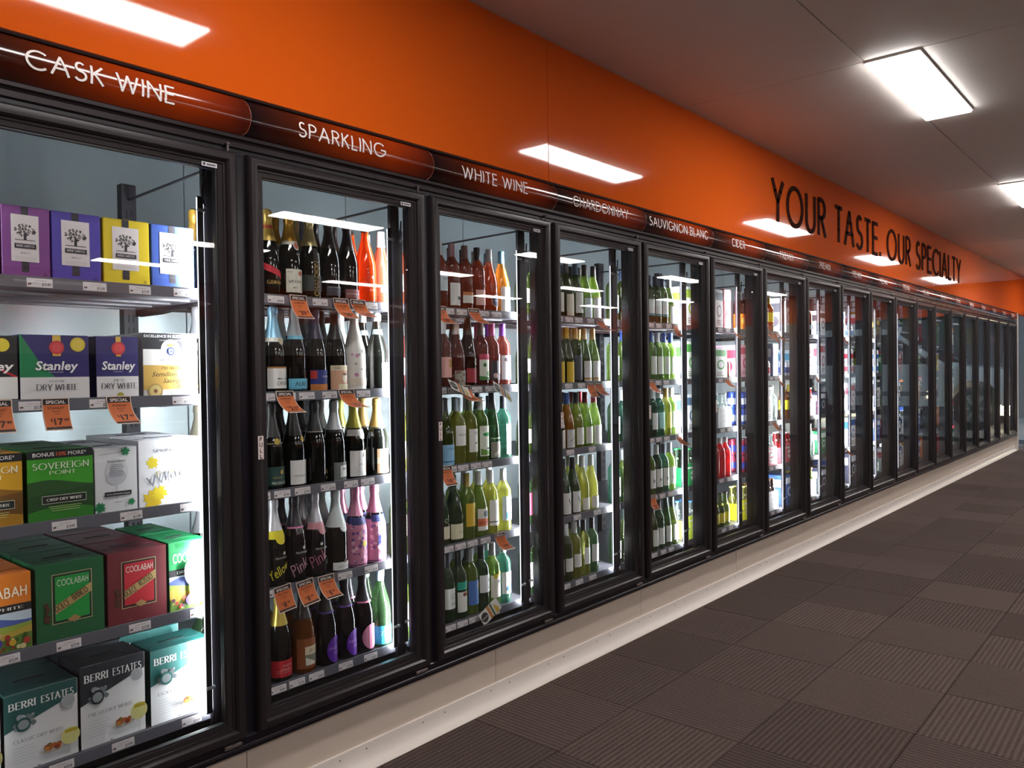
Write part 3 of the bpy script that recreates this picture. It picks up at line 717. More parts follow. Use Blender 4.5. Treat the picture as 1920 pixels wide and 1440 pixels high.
BAY[2] = [
 [ # top shelf: (dx, spec)
  (.055, champ('gold foil dark sparkling bottle', '*#b8913a', [('r', -.03, .03, .05, .1, Cr)])),
  (.145, champ('bronze foil dark sparkling bottle', '*#8f6a3c', [('r', -.03, .03, .05, .1, '#c9a24c')])),
  (.235, champ('dark bottle, red diagonal sash, gold foil', '*#c7a650', [('b', .245, .257, '#b3242c'), ('q', -.045, .045, .098, .122, .062, .086, '#c8283a')], [('G.H.MUMM', -.028, .045, .012, '#c9a050', dict(w=.06, font='s'))])),
  (.323, champ('gold foil bottle with white square label and seal', '*#c09030', [('b', .195, .208, '#d8d2c8'), ('d', .012, .192, .017, '#cfc8bc'), ('d', .012, .192, .012, '#b0523a'), ('r', -.036, .036, .02, .105, '#dcd8c8'), ('d', .018, .09, .009, '#b3472f'), ('r', -.03, -.012, .093, .0945, TI)], [('VEUVE', -.028, .055, .009, TI, dict(w=.056, font='s')), ('BRUT', -.012, .035, .006, TI)])),
  (.411, champ('pale gold foil bottle with charcoal band label', '*#bfae7a', [('r', -.055, .055, .03, .09, '#2e3634'), ('r', -.01, .012, .0, .19, '#0d0d0f')], [('CHANDON', .009, .012, .017, '#d0a848', dict(rot=PI/2, font='f', weight=.13, w=.13))])),
  (.499, champ('black bottle with narrow grey lower label', '#1c1416', [('r', -.035, .035, .02, .055, '#33333b'), ('r', -.03, .03, .05, .053, '#8a8a92')])),
  (.587, champ('black bottle with dull pink lower label', '#1e1418', [('r', -.036, .036, .015, .05, '#7d4a4c'), ('r', -.034, .034, .03, .033, '#b9a0a0')])),
  (.676, B_('bright orange rose bottle with dark cap', 'champ', 'orange', ('#2a1614', .285, 'screw'), [], [('HOUGHTON', -.022, .07, .009, '#f2ece6', dict(w=.05)), ('ROSE', -.012, .05, .007, '#f2ece6'), ('*', -.006, .09, .02, '#f6f2ec')])),
  (.757, B_('slim rose bottle with white capsule', 'burg', 'rose', ('#e8e4e0', .235, 'screw'), [('r', -.03, .03, .05, .07, '#d2a090')])),
 ], [
  (.060, champ('silver foil dark bottle', '*#9a9aa0', [('r', -.03, .03, .05, .1, Wt)])),
  (.150, champ('gold foil bottle with pale label', '*#b09a5c', [('r', -.03, .03, .05, .1, '#b9c4c2')])),
  (.250, champ('ice blue foil bottle with white label', '*#8fc0dc', [('b', .185, .2, '#e4e2d8'), ('d', .014, .188, .014, '#b9ae92'), ('r', -.045, .045, .018, .09, Wt), ('r', -.045, .045, .09, .096, '#a6743c'), ('q', -.01, .04, .05, .056, .056, .05, '#4a5866')], [('OYSTER', -.012, .030, .012, '#5e6a72', dict(w=.05, font='s'))])),
  (.339, champ('dark bottle with low sky blue label', '#cfd6da', [('b', .196, .21, '#7cc4de'), ('r', -.047, .047, .002, .052, '#6fc0de')], [('AURE', -.024, .025, .015, '#2a3a4c', dict(font='s', w=.05)), ('BRUT', .0, .012, .006, '#33485a')], z0=.21)),
  (.430, champ('bottle with navy label above orange band', '#2a2440', [('r', -.045, .045, .03, .083, '#23307a'), ('r', -.045, .045, .004, .03, '#c47a3c'), ('r', -.045, -.02, .05, .08, '#b43430')], [('POWER', .0, .055, .007, '#c8cfe6')])),
  (.522, champ('dark bottle with peach portrait label', '#1c181e', [('r', -.046, .046, .006, .08, '#d7a88a'), ('r', -.046, .046, .08, .1, '#e0d6b8'), ('d', .012, .052, .013, '#e9dccb', .018), ('q', -.012, .036, .006, .01, .006, .012, '#d9cfa0'), ('d', .012, .066, .012, '#7a5a52', .005), ('r', -.016, .042, .006, .028, '#e2dbb8')], [('RISE', -.03, .086, .008, '#5a3a34')])),
  (.615, champ('white bottle printed with pink scribbles', '#e2dcd2', [('f', 3, .03, .17, '#c58aa6', '#9a9a98', 22), ('r', -.045, .045, .02, .05, '#d8cfbf')], glass='white')),
  (.728, champ('dark bottle with white cap and blue white label', '#dfe6ea', [('b', .225, .245, '#cfe0ea'), ('r', -.01, .045, .01, .11, '#e6eef2'), ('q', -.01, .03, .03, .09, .03, .06, '#9fd0e6')], z0=.275)),
 ], [
  (.060, champ('pewter foil dark bottle', '*#8d8878', [('r', -.03, .03, .05, .1, Wt)])),
  (.147, champ('olive gold foil dark bottle', '*#a59248', [('r', -.03, .03, .05, .1, '#8b9a90')])),
  (.236, champ('bottle with dark green label and gold seal', '#2b2a28', [('b', .165, .17, '#57503a'), ('d', .0, .175, .012, '#b99a3c'), ('r', -.05, .05, .0, .085, '#20413c'), ('d', .015, .065, .008, '#b99a3c')], [('PROSECCO', -.024, .022, .010, '#c8d2c2', dict(w=.062, bold=.01)), ('VALDO', -.02, .043, .008, '#b7a05a', dict(shear=.3))], z0=.19)),
  (.327, champ('dark capsule bottle with white label, gold seal', '#2a2826', [('d', .02, .178, .011, '#b99a3c'), ('r', -.036, .048, .012, .1, '#e6e4e2'), ('d', .035, .085, .007, '#d3c79a')], [('PROSECCO', -.02, .04, .007, '#8d8d92', dict(w=.055))], z0=.19)),
  (.420, champ('all black bottle with small gold emblem', '#26262a', [('b', .196, .2, '#8a8378'), ('d', .036, .045, .009, '#b0985a'), ('r', .024, .048, .018, .028, '#6c6040')], z0=.2)),
  (.511, champ('silver foil bottle with grey and white label', '*#b9bcc0', [('b', .19, .2, '#1a1a1e'), ('r', -.03, .05, .005, .075, '#6d7472'), ('r', -.005, .045, .018, .062, '#dfe2e0')], [('MOLO', .006, .045, .009, TI, dict(w=.034, bold=.02))])),
  (.605, champ('green gold foil with white collar and white label', '*#b4b04c', [('b', .17, .195, '#e4e2de'), ('d', .012, .172, .017, '#e4e2de'), ('r', -.044, .046, .012, .112, '#e2e1e0'), ('q', .008, .014, .085, .1, .088, .103, '#4a4a52')], [('CREMANT', -.012, .055, .007, '#777', dict(w=.036)) if False else ('CREMANT', -.012, .055, .007, '#777777', dict(w=.036))])),
  (.722, champ('gold foil bottle, black rings, rose gold label', '*#c8a768', [('b', .19, .197, '#19161a'), ('b', .197, .2, '#b99a4a'), ('r', -.03, .04, .012, .11, '#c9a27c'), ('r', -.03, .04, .05, .075, '#dccbb4')], [('ROSE', -.02, .056, .011, '#b98a5c', dict(w=.05))])),
 ], [
  (.060, champ('grey foil dark bottle', '*#8b8a90', [('r', -.03, .03, .05, .1, '#b8b0a0')])),
  (.150, champ('dull silver foil dark bottle', '*#7d7c82', [('r', -.03, .03, .05, .1, '#77706c')])),
  (.238, champ('silver foil black bottle with yellow collar', '*#c6c6ca', [('b', .172, .2, '#e0d020'), ('d', .008, .175, .024, '#e0d020'), ('d', .018, .118, .006, '#c9c6c0')], [('Yellow', -.03, .025, .036, '#d8cc2a', dict(rot=.5, shear=.3, w=.085)), ('YELLOWGLEN', -.02, .1, .007, '#cfcac4', dict(w=.05))])),
  (.326, champ('black capsule bottle with pink ring', '#2a2730', [('b', .196, .202, '#d67aa8'), ('d', .012, .125, .006, '#c9c6c0')], [('Pink', -.028, .02, .045, '#b08496', dict(rot=.55, shear=.3, w=.075)), ('YELLOWGLEN', -.022, .105, .007, '#cfcac4', dict(w=.05))], glass='black')),
  (.414, champ('silver foil black bottle with pink seal', '*#bdbcc2', [('b', .18, .205, '#c98a94'), ('d', .012, .18, .022, '#cf929c'), ('d', .0, .125, .006, '#c9c6c0'), ('d', .034, .052, .011, '#53505a')], [('Pink', -.034, .035, .045, '#a8607c', dict(rot=.55, shear=.3, w=.075)), ('YELLOWGLEN', -.024, .105, .007, '#cfcac4', dict(w=.05))], glass='black')),
  (.512, champ('pale white foil dark bottle, low white label', '#cdd6d6', [('d', .01, .172, .02, '#d6dcda'), ('r', -.04, .046, .008, .038, '#d9dcda'), ('d', .01, .04, .007, '#6a5448')], [('JANSZ', -.024, .018, .007, '#8a8a8e', dict(w=.05))], z0=.172)),
  (.606, champ('pink foil bottle, navy collar, floral wrap, near middle', '*#d08aa8', [('R', .004, .175, '#c27a98'), ('b', .17, .195, '#232a66'), ('r', -.043, .043, .165, .192, '#232a66'), ('f', 11, .02, .16, '#6a4a86', '#e6b0c4', 46), ('d', .01, .09, .012, '#c9b040'), ('R', .0, .012, '#232a66')])),
  (.703, champ('pink foil bottle, floral wrap, navy name plate', '*#d08aa8', [('R', .004, .175, '#c77f9e'), ('r', -.043, .043, .165, .192, '#232a66'), ('f', 12, .02, .16, '#7a5a92', '#ecc0d0', 46), ('r', -.016, .045, .078, .11, '#27307a'), ('R', .0, .012, '#27307a')], [('Emeri', -.006, .088, .014, '#d6d2ea', dict(shear=.35, w=.045))])),
 ], [
  (.055, std('green bottle with pale label', 'bord', 'deep', '#b9b6b0', Wt)),
  (.145, champ('gold foil plain dark bottle', '*#c9b056', [('r', -.03, .03, .05, .1, '#96262c')])),
  (.254, champ('gold foil bottle with red lower label', '*#c8b050', [('R', .018, .078, '#b5202c'), ('r', -.035, .04, .04, .0415, '#d88a8c'), ('r', -.035, .04, .033, .0345, '#d88a8c')], [('RED', -.012, .055, .008, '#e4a8a4', dict(w=.04)), ('SPARKLING', -.02, .044, .005, '#e8c8c4')])),
  (.356, champ('brown bottle with tan and cream label', '#2a201c', [('r', -.05, .05, .0, .13, '#8a4c22'), ('r', -.02, .05, .07, .1, '#d9ccb0'), ('r', -.02, .05, .03, .07, '#7c7a6c'), ('q', -.018, .02, .032, .062, .032, .04, '#d7d2c4')], [('ROSE', -.005, .078, .014, '#8a6a58', dict(shear=.3))], glass='amber')),
  (.455, champ('black bottle with large purple circle, left of two', '#1f1b24', [('b', .196, .202, '#5a3aa0'), ('d', .022, .058, .044, '#5a1a9a', .052)], [('PASSION', -.012, .058, .013, '#b78ad6', dict(w=.065)), ('POP', .008, .038, .013, '#b78ad6')], glass='black')),
  (.546, champ('black bottle with purple circle, right of two', '#1f1b24', [('b', .2, .206, '#5a3aa0'), ('d', .022, .06, .044, '#5f1da2', .052)], [('PASSION', -.012, .06, .013, '#b78ad6', dict(w=.065)), ('POP', .008, .04, .013, '#b78ad6')], glass='black')),
  (.635, champ('black bottle with large pale pink circle', '#1f1b24', [('b', .196, .202, '#d67aa0'), ('d', .012, .062, .044, '#d884a6', .05)], [('PASSION', -.012, .036, .010, '#efc0d2', dict(rot=PI/2, w=.055))], glass='black')),
  (.724, champ('green bottle with turquoise label', '#bcd8ea', [('R', .012, .085, '#22a2c6'), ('r', -.045, .05, .02, .08, '#2aa8cc')], [('Trevi', -.03, .045, .022, '#bfe2ee', dict(w=.06, shear=.25))], glass='deep', z0=.262)),
 ]]
def leftover(z, c1='#e8e6e2', c2='deep'):
    return None
L1t = [('TA', -.006, .115, .014, TI, dict(font='s', weight=.2))]
BAY[3] = [
 [(.050, std('rose bottle with white capsule', 'bord', 'rose', '#e2ded8', Wt)), (.130, std('rose bottle with black capsule', 'bord', 'pinkish', '#2a2228', Wt)), (.210, std('rose bottle with grey capsule', 'burg', 'rose', '#8a8080', '#e2c8c0')),
  (.288, std('rose bottle, white capsule, high pale blue label', 'bord', 'rose', '#d9dde0', '#c9d6dc', .08, .16, .036, txt=[('PEZZA', -.01, .13, .008, TI, dict(w=.03))])),
  (.366, std('rose bottle, dusty pink capsule, white print label', 'bord', 'rose', '#a87a80', '#dcdad6', .02, .12, .036, [('r', .0, .03, .045, .06, '#3a3a40'), ('d', .02, .035, .008, '#4a4a50')])),
  (.449, std('pale rose bottle, orange topped white label', 'bord', 'rose', '#7d5650', '#e2ded6', .035, .07, .038, [('r', -.038, .038, .07, .085, '#c4763a')])),
  (.531, std('rose bottle, black capsule, blush label and seal', 'bord', 'rose', '#2c2526', '#dcb0a6', .03, .1, .036, [('d', .028, .118, .011, '#c0b070')])),
  (.612, std('rose bottle, striped capsule, navy round label', 'burg', 'rose', '#d6d4d2', '#c9a890', .03, .08, .01, [('d', .008, .055, .03, '#d9c8b8'), ('d', .008, .055, .027, '#2a3258')], [('ROSE', -.008, .052, .007, '#c8cce0')])),
  (.699, std('rose bottle, sky blue capsule, tall white label', 'burg', 'gold', '#6fa6c4', '#eceae6', .01, .125, .036))],
 [(.050, std('dark bottle with white capsule', 'bord', 'pinkish', '#dedad4', Wt)), (.130, std('dark bottle with red capsule', 'burg', 'rose', '#9a2a30', Wt)), (.215, std('wine bottle with green capsule', 'bord', 'green', '#22a05a', '#eeece8', .06, .16)),
  (.305, std('rose bottle with pink label and gold square', 'bord', 'pinkish', '#d6dadc', '#e0a8a2', .045, .135, .036, [('r', .0, .024, .09, .125, '#b8903a')])),
  (.386, std('dark rose bottle with grey patterned label', 'burg', 'pinkish', '#b9a8a0', '#9a9488', .01, .075, .038, [('f', 5, .015, .07, '#6a6258', '#7a4a44', 24)])),
  (.463, std('dark bottle with red label and oval seal', 'hock', 'brown', '#3a2620', '#a3303a', .02, .085, .036, [('d', .018, .115, .012, '#c8b89a', .016), ('d', .018, .115, .007, '#3a2a2a', .01)])),
  (.548, std('rose bottle, red topped leaf label', 'bord', 'pinkish', '#6a5a58', '#dfe2d4', .03, .125, .036, [('r', -.036, .036, .125, .15, '#c03a5c'), ('d', -.01, .1, .009, '#3c7a3a'), ('d', .01, .06, .012, '#6fa868'), ('q', -.036, .036, .03, .05, .03, .04, '#4c8a48')])),
  (.625, std('magenta capsule bottle with dark figure label', 'bord', 'pinkish', '#b03a7c', '#3a3440', .03, .12, .036, [('d', -.012, .05, .012, '#e0c0b8'), ('r', .006, .026, .06, .14, '#a8b4c0'), ('r', .01, .022, .13, .15, '#e4e4e6')])),
  (.702, std('purple capsule bottle with tall white label', 'bord', 'pinkish', '#6a3aa0', '#eceaea', .03, .145, .037, [('d', -.012, .125, .01, '#4a3048')]))],
 [(.050, std('golden bottle with yellow capsule', 'hock', 'yellow', '#c9a83a', '#e6e4de')), (.130, std('green bottle with black capsule', 'bord', 'deep', '#22262a', Wt)), (.215, std('yellow green bottle with dark capsule', 'burg', 'olive', '#22262a', '#e6e6e2')),
  (.308, std('olive bottle with low sky blue label', 'burg', 'olive', '#2c2e30', '#8fc0e0', .004, .095, .042, [('r', -.042, .042, .018, .024, '#3a7ab8')], [('CAPEL', -.02, .072, .011, '#3a6a94', dict(w=.045))])),
  (.388, std('straw bottle, ice white capsule, white label', 'bord', 'yellow', '#cfe0ea', '#ecebe8', .085, .175, .036, (), [('PENFOLD', -.022, .13, .007, TI, dict(w=.05))])),
  (.465, std('straw bottle with tall white crest label', 'bord', 'yellow', '#7a8a6a', '#e6e6e0', .05, .155, .03, [('d', .006, .09, .006, '#6a6a70')], [('TA', -.004, .13, .012, TI, dict(font='s'))])),
  (.541, std('green bottle, white capsule, green emblem label', 'bord', 'green', '#d3d8d4', '#e2e8d8', .025, .165, .034, [('d', .004, .125, .024, '#2e9a4a', .009), ('q', -.03, .03, .03, .06, .03, .045, '#7aa850'), ('d', .01, .06, .01, '#4a4a50', .005)])),
  (.620, std('dark green bottle with silvery sketch label', 'hock', 'deep', '#26262e', '#8d8a80', .01, .085, .036, [('q', -.02, .034, .015, .03, .045, .075, '#c4beb2'), ('r', -.034, .034, .1, .104, '#b8b8a8')])),
  (.700, std('grey green bottle with narrow bright label', 'bord', 'teal', '#3a4048', '#dfe4e4', .02, .165, .016, (), [('VERDE', -.01, .03, .011, TI, dict(rot=PI/2, w=.1))]))],
 [(.030, std('dark bottle with amber capsule', 'bord', 'olive', '#d0912a', '#f0ead8', .08, .17)), (.108, std('green bottle with white capsule', 'bord', 'green', '#e4e4e0', Wt)), (.190, std('dark bottle with cream label, leftmost in view', 'burg', 'deep', '#24382e', Cr, .03, .085, .04)),
  (.273, std('dark green bottle with cream label and seal', 'burg', 'deep', '#1f3a30', Cr, .03, .085, .042, [('d', .0, .11, .011, '#8a8a70'), ('d', .0, .11, .007, '#203428')])),
  (.356, std('tall dark green bottle, cream script label', 'burg', 'deep', '#20382e', '#e0dcbc', .018, .085, .044, [('d', .026, .115, .012, '#5a5a48'), ('d', .026, .115, .008, '#24382c')], [('Vasse', -.006, .045, .009, '#9a6a4a', dict(shear=.3))])),
  (.442, std('straw bottle, tan capsule, yellow label', 'bord', 'green', '#b09a4a', '#d8b42e', .06, .165, .033)),
  (.520, std('bright green bottle, orange and white logo label', 'burg', 'green', '#dfe4e2', '#e4e4de', .03, .13, .037, [('r', -.037, .037, .05, .085, '#d8744a'), ('d', .008, .105, .016, '#4a5a6a')], [('BANROCK', -.03, .06, .012, '#8a2a1a', dict(w=.06))])),
  (.602, std('straw bottle, white capsule, white label black rule', 'bord', 'yellow', '#e6e8e6', '#ebebe8', .04, .16, .035, [('r', -.035, .035, .055, .06, '#3a3a3e')], [('TA', .006, .13, .013, TI, dict(font='s'))])),
  (.693, std('straw bottle, white capsule, pale blue wave label', 'bord', 'yellow', '#eceeec', '#dcecf2', .05, .165, .036, [('d', .0, .075, .02, '#5a9ac8')]))],
 [(.050, std('green bottle with yellow and white label', 'bord', 'green', '#f0f0ee', '#f0f0ea', .05, .15, .035, [('r', .0, .035, .06, .14, '#e6c820')])), (.130, std('green bottle with blue capsule', 'bord', 'deep', '#3a4aa8', Wt)), (.215, std('green bottle with black capsule', 'bord', 'deep', '#1c2226', '#e2e6e2')),
  (.305, std('green bottle, black capsule, white glasses label', 'bord', 'deep', '#24262c', '#e6e8e6', .06, .15, .037, [('d', .008, .115, .012, '#9a9a9c'), ('d', .008, .115, .009, '#e6e8e6')], [('YOURS', -.008, .078, .009, TI, dict(w=.036, bold=.02))])),
  (.381, std('green bottle, teal topped white label', 'bord', 'deep', '#20302c', '#e2e2da', .03, .12, .034, [('r', -.034, .034, .13, .165, '#1fa08a'), ('d', .0, .108, .009, '#8a4a3a'), ('d', .014, .108, .009, '#8a4a3a')])),
  (.456, std('pale green bottle, silver capsule, blue label', 'bord', 'green', '#9aa4a4', '#4a78c0', .045, .155, .036, [('r', .016, .034, .11, .145, '#e0c84a')])),
  (.531, std('green bottle, black capsule, wide white label', 'bord', 'deep', '#22242c', '#e4e4e8', .085, .165, .037, [('d', .016, .14, .008, '#9a9aa0')], [('WINE', .006, .1, .008, TI, dict(bold=.02))])),
  (.607, std('green bottle, white capsule, yellow flower label', 'bord', 'green', '#dcded8', '#ece8da', .045, .15, .037, [('d', -.012, .145, .012, '#d2c23a'), ('d', .012, .155, .012, '#d8c83e'), ('d', .006, .12, .007, '#4a4a58')])),
  (.684, std('teal bottle, white label with blue dot', 'bord', 'teal', '#dfeaea', '#e8ecee', .045, .15, .036, [('d', .008, .07, .02, '#2a78c8')], [('ECO', .0, .125, .012, TI, dict(bold=.02))]))],
]
def plain(dxs, mk): return [(dx, mk(i)) for i, dx in enumerate(dxs)]
BAY[4] = [
 [(.060, std('green bottle with dark capsule', 'burg', 'olive', '#2a3038', Wt)), (.150, std('green bottle with white capsule', 'bord', 'green', '#e6e6e6', Wt)), (.245, std('green bottle, slate capsule', 'burg', 'olive', '#3a4650', Wt)),
  (.337, std('olive bottle, blue grey capsule, white label', 'bord', 'olive', '#4a6a82', '#ded9cc', .03, .13)), (.418, std('olive bottle, slate capsule, cream label', 'burg', 'olive', '#5c5a5e', '#ddd6c2', .012, .125)), (.502, std('olive bottle, blue capsule, white label, black foot band', 'burg', 'olive', '#46647e', '#e2e2de', .03, .14, .036, [('r', -.036, .036, .012, .02, '#2a2a30'), ('d', .012, .06, .012, '#4a4a50')])), (.585, std('green bottle, dark capsule, ice blue label', 'burg', 'green', '#33302e', '#d4e2ea', .01, .115, .037)), (.668, std('green bottle, dark capsule, gold ringed white label', 'burg', 'green', '#35302e', '#eceeee', .01, .12, .037, [('r', -.037, .037, .12, .125, '#c0a060')]))],
 [(.060, std('dark bottle with tan capsule', 'burg', 'olive', '#b8924a', Wt)), (.150, std('yellow green bottle with white capsule', 'hock', 'yellow', '#e6e6e6', '#c8dce0')), (.245, std('dark bottle with gold capsule', 'burg', 'olive', '#c9a02a', '#e0c23a')),
  (.330, std('dark bottle with yellow label, left of two', 'burg', 'olive', '#c9a02a', '#dcb828', .005, .115)), (.413, std('dark bottle with yellow label, right of two', 'burg', 'olive', '#c9a02a', '#dcb828', .005, .115)), (.492, std('high shouldered bottle with charcoal label', 'bord', 'olive', '#caa24a', '#4a4e58', .0, .15, .037)), (.572, std('green bottle, tan capsule, gold striped label, left of two', 'burg', 'olive', '#caa66a', '#e4e4e4', .012, .12, .036, [('r', -.036, .036, .018, .03, '#b8863c')])), (.655, std('green bottle, tan capsule, gold striped label, right of two', 'burg', 'olive', '#caa66a', '#eaeaea', .012, .12, .036, [('r', -.036, .036, .018, .03, '#b8863c')]))],
 [(.060, std('dark bottle with silver capsule', 'burg', 'olive', '#a8a8ac', Wt)), (.150, std('green bottle with teal band label', 'burg', 'green', '#5a6a70', '#e6e8ea', .02, .12, .034, [('r', -.034, .034, .02, .045, '#4ab8c8')])), (.245, std('dark bottle, dark capsule', 'burg', 'olive', '#2c2a2e', Wt)),
  (.328, std('dark bottle with white label at the frame', 'burg', 'olive', '#2c2a30', '#e2e0da', .01, .105)), (.411, std('amber wine bottle, blue capsule, grey white label', 'burg', 'gold', '#3a5a9a', '#d4d6d4', .01, .105, .036, [('q', -.02, .03, .04, .046, .07, .074, '#8a8a8c')])), (.494, std('golden wine bottle, dark capsule, white label', 'burg', 'yellow', '#3a3234', '#dedcd6', .02, .11)), (.577, std('green bottle, dark red capsule, white label', 'burg', 'green', '#7a2a34', '#dddbd4', .02, .11)), (.660, std('green bottle, crimson capsule, bright white label', 'burg', 'green', '#9a2a36', '#e8e8e6', .01, .115, .037, [('r', .0, .02, .05, .056, TI), ('r', .0, .02, .065, .071, TI)]))],
 [(.060, std('dark bottle with cream and red capsule', 'bord', 'deep', '#e0c89a', '#e05a7a', .05, .16)), (.160, std('green bottle with blue label', 'bord', 'green', '#e6e6e6', '#3aa0c8', .05, .16)), (.270, std('dark bottle with dark capsule', 'burg', 'olive', '#2c2a2e', Wt)),
  (.372, std('dark bottle, white label with black swirl, left of two', 'burg', 'deep', '#2a2c32', '#e4e4e2', .01, .12, .036, [('q', -.004, .012, .08, .1, .05, .06, TI)])), (.456, std('dark bottle, white label with black swirl, right of two', 'burg', 'deep', '#2a2c32', '#e4e4e2', .01, .12, .036, [('q', -.004, .012, .08, .1, .05, .06, TI)])), (.540, std('golden bottle, silver white capsule, left of two', 'burg', 'yellow', '#ced4ce', '#e2e0d8', .01, .075)), (.624, std('golden bottle, silver white capsule, right of two', 'burg', 'yellow', '#ced4ce', '#e2e0d8', .01, .075))],
 [(.060, std('green bottle, white capsule, tall label', 'bord', 'deep', '#e4e6e4', '#e8e8e4', .04, .16)), (.150, std('green bottle with pale capsule', 'bord', 'green', '#d6dad6', Wt)), (.235, std('dark bottle with white capsule', 'bord', 'olive', '#d6dad6', Wt)),
  (.312, std('dark bottle with white label by the frame', 'bord', 'olive', '#d0d4d4', '#e0e0de', .04, .12)), (.388, std('olive bottle, white capsule, small white label', 'bord', 'olive', '#d2d6d6', '#e2e2de', .05, .12)), (.464, std('straw bottle, white capsule, small white label', 'bord', 'yellow', '#d6dad8', '#e2e2de', .06, .13)), (.545, std('bright yellow bottle, black capsule, white label', 'bord', 'yellow', '#23252c', '#e4e4e4', .06, .15, .028)), (.626, std('dark bottle, black capsule, white label', 'bord', 'deep', '#22262a', '#e8e8e8', .06, .155))],
]
nv = ['#2c3a66', '#3a4a8a', '#8a8e96', '#2a3050']
BAY[5] = [
 plain((.06, .16, .26, .36, .456, .536, .618, .701), lambda i: std('green bottle, navy capsule, teal edged label' if i < 7 else 'bottle with tall bright white label', 'bord', 'olive', '#2c3a5a', '#dfe6e6', .05, .15, .036, [('r', -.036, .036, .05, .065, '#5a8a90')]) if i < 7 else std('bottle with tall bright white label', 'burg', 'olive', '#b8b8bc', '#eeeeee', .01, .12)),
 plain((.06, .16, .26, .36, .473, .552, .632, .715), lambda i: std(('green bottle, white capsule' if i % 3 == 2 else 'green bottle, blue capsule') + ', tall pale label', 'bord', 'green', ('#3a5aa8', '#2c4a98', '#e6e8ea')[i % 3], '#dfe6dc', .04, .15)),
 plain((.06, .16, .26, .36, .479, .562, .646, .72), lambda i: std(('green bottle with white label', 'teal bottle with aqua label', 'yellow bottle with amber capsule', 'green bottle with blue white label')[i % 4], 'bord', ('deep', 'teal', 'yellow', 'green')[i % 4], ('#c8d0cc', '#dfe8e6', '#d0a030', '#e2e6e8')[i % 4], ('#e2e6e2', '#a8dcd8', '#dcd23a', '#e4ecf2')[i % 4], .05, .15)),
 plain((.06, .16, .26, .36, .446, .526, .608, .69), lambda i: std(('pale green bottle, dark capsule', 'green bottle, silver capsule, script label', 'green bottle, white capsule, wide label')[i % 3], 'bord', ('teal', 'green', 'deep')[i % 3], ('#2c3440', '#b8bcc0', '#e0e4e4')[i % 3], '#e2e4de', .04, .15, .036, [('q', -.015, .02, .07, .1, .09, .075, '#8a8f94')])),
 plain((.06, .16, .26, .36, .466, .545, .633, .712), lambda i: std(('dark bottle, blue edged white label', 'dark bottle, white label, ink swirl', 'green bottle, black capsule, white label')[i % 3], ('hock', 'burg', 'bord')[i % 3], ('deep', 'olive', 'deep')[i % 3], ('#2a4a3a', '#2a3a34', '#2a2e34')[i % 3], '#e2e4e0', .03, .13)),
]
def place_bay(k, rows_fn, detail):
    for l, cols in enumerate(BAY[k]):
        for ci, (dx, sp) in enumerate(cols):
            for r in range(rows_fn(k, ci, dx)):
                lab = f"{sp['desc']}, {('front row', 'row two', 'row three', 'row four')[r]}, {ORD[ci]}, {LEV[l]} shelf, {SIGN_BAY[k-1]}"
                bottle(sp, Bx(k)+dx, YF+.055+.092*r, ZS[l]-.0075, lab, f'bottles in the {SIGN_BAY[k-1]} bay', detail and r == 0)
place_bay(2, lambda k, c, dx: 3 if dx < .2 else 2, True)
place_bay(3, lambda k, c, dx: 1 if dx < .25 else 2, True)
place_bay(4, lambda k, c, dx: 1 if dx < .3 else 2, False)
place_bay(5, lambda k, c, dx: 1, False)

# ================================================================== WINE CASKS (first bay)
def cask(dx0, dx1, l, h, desc, body, art=None, depth=.2, rows=1, y=.2, gap=.006):
    w_ = dx1-dx0-.004
    bm = M(body, .45, 0, .5, .0)
    key = ('cask', desc)
    me = MB().cbox(0, w_, 0, depth, 0, h, .0022, bm).mesh('carton_body', fix=True)
    tp = MB(); tm = M('#151318', .7)
    tp.box(w_*.28, w_*.72, depth*.45, depth*.53, h, h+.0012, tm).box(w_*.06, w_*.94, depth*.30, depth*.308, h, h+.0006, M('#2a262c', .6))
    tpm = tp.mesh('handle_flap')
    arts = None
    if art:
        A = Art(lambda u, v, q: (u, -.0005-.00035*q, v)); art(A, w_, h); arts = A.meshes('printed_artwork', 'lettering')
    for r in range(rows):
        t = thing('wine_cask', f"{desc}, {('front row', 'second row', 'third row')[r]}, {LEV[l]} shelf, cask wine bay", 'wine cask', (Bx(1)+dx0+.002, y+r*(depth+gap), ZS[l]-.0075), 0, 'boxed wine casks')
        inst('carton_body', me, t); inst('handle_flap', tpm, t)
        if arts:
            for nm, a in arts: inst(nm, a, t)
def tree_print(A, u, v, s, ink):
    rn = random.Random(5)
    for _ in range(110):
        a = rn.uniform(0, 2*PI); r = math.sqrt(rn.random())
        A.disc(u+.5*s*r*math.cos(a), v+.34*s*r*math.sin(a)+.1*s, s*rn.uniform(.025, .06), ink if rn.random() < .7 else '#cfc8c6', 5); A.layer -= 1
    A.layer += 1
    A.quad(u-.07*s, v-.42*s, v-.1*s, u+.07*s, v-.42*s, v-.1*s, ink); A.rect(u-.5*s, v-.43*s, u+.5*s, v-.40*s, ink)
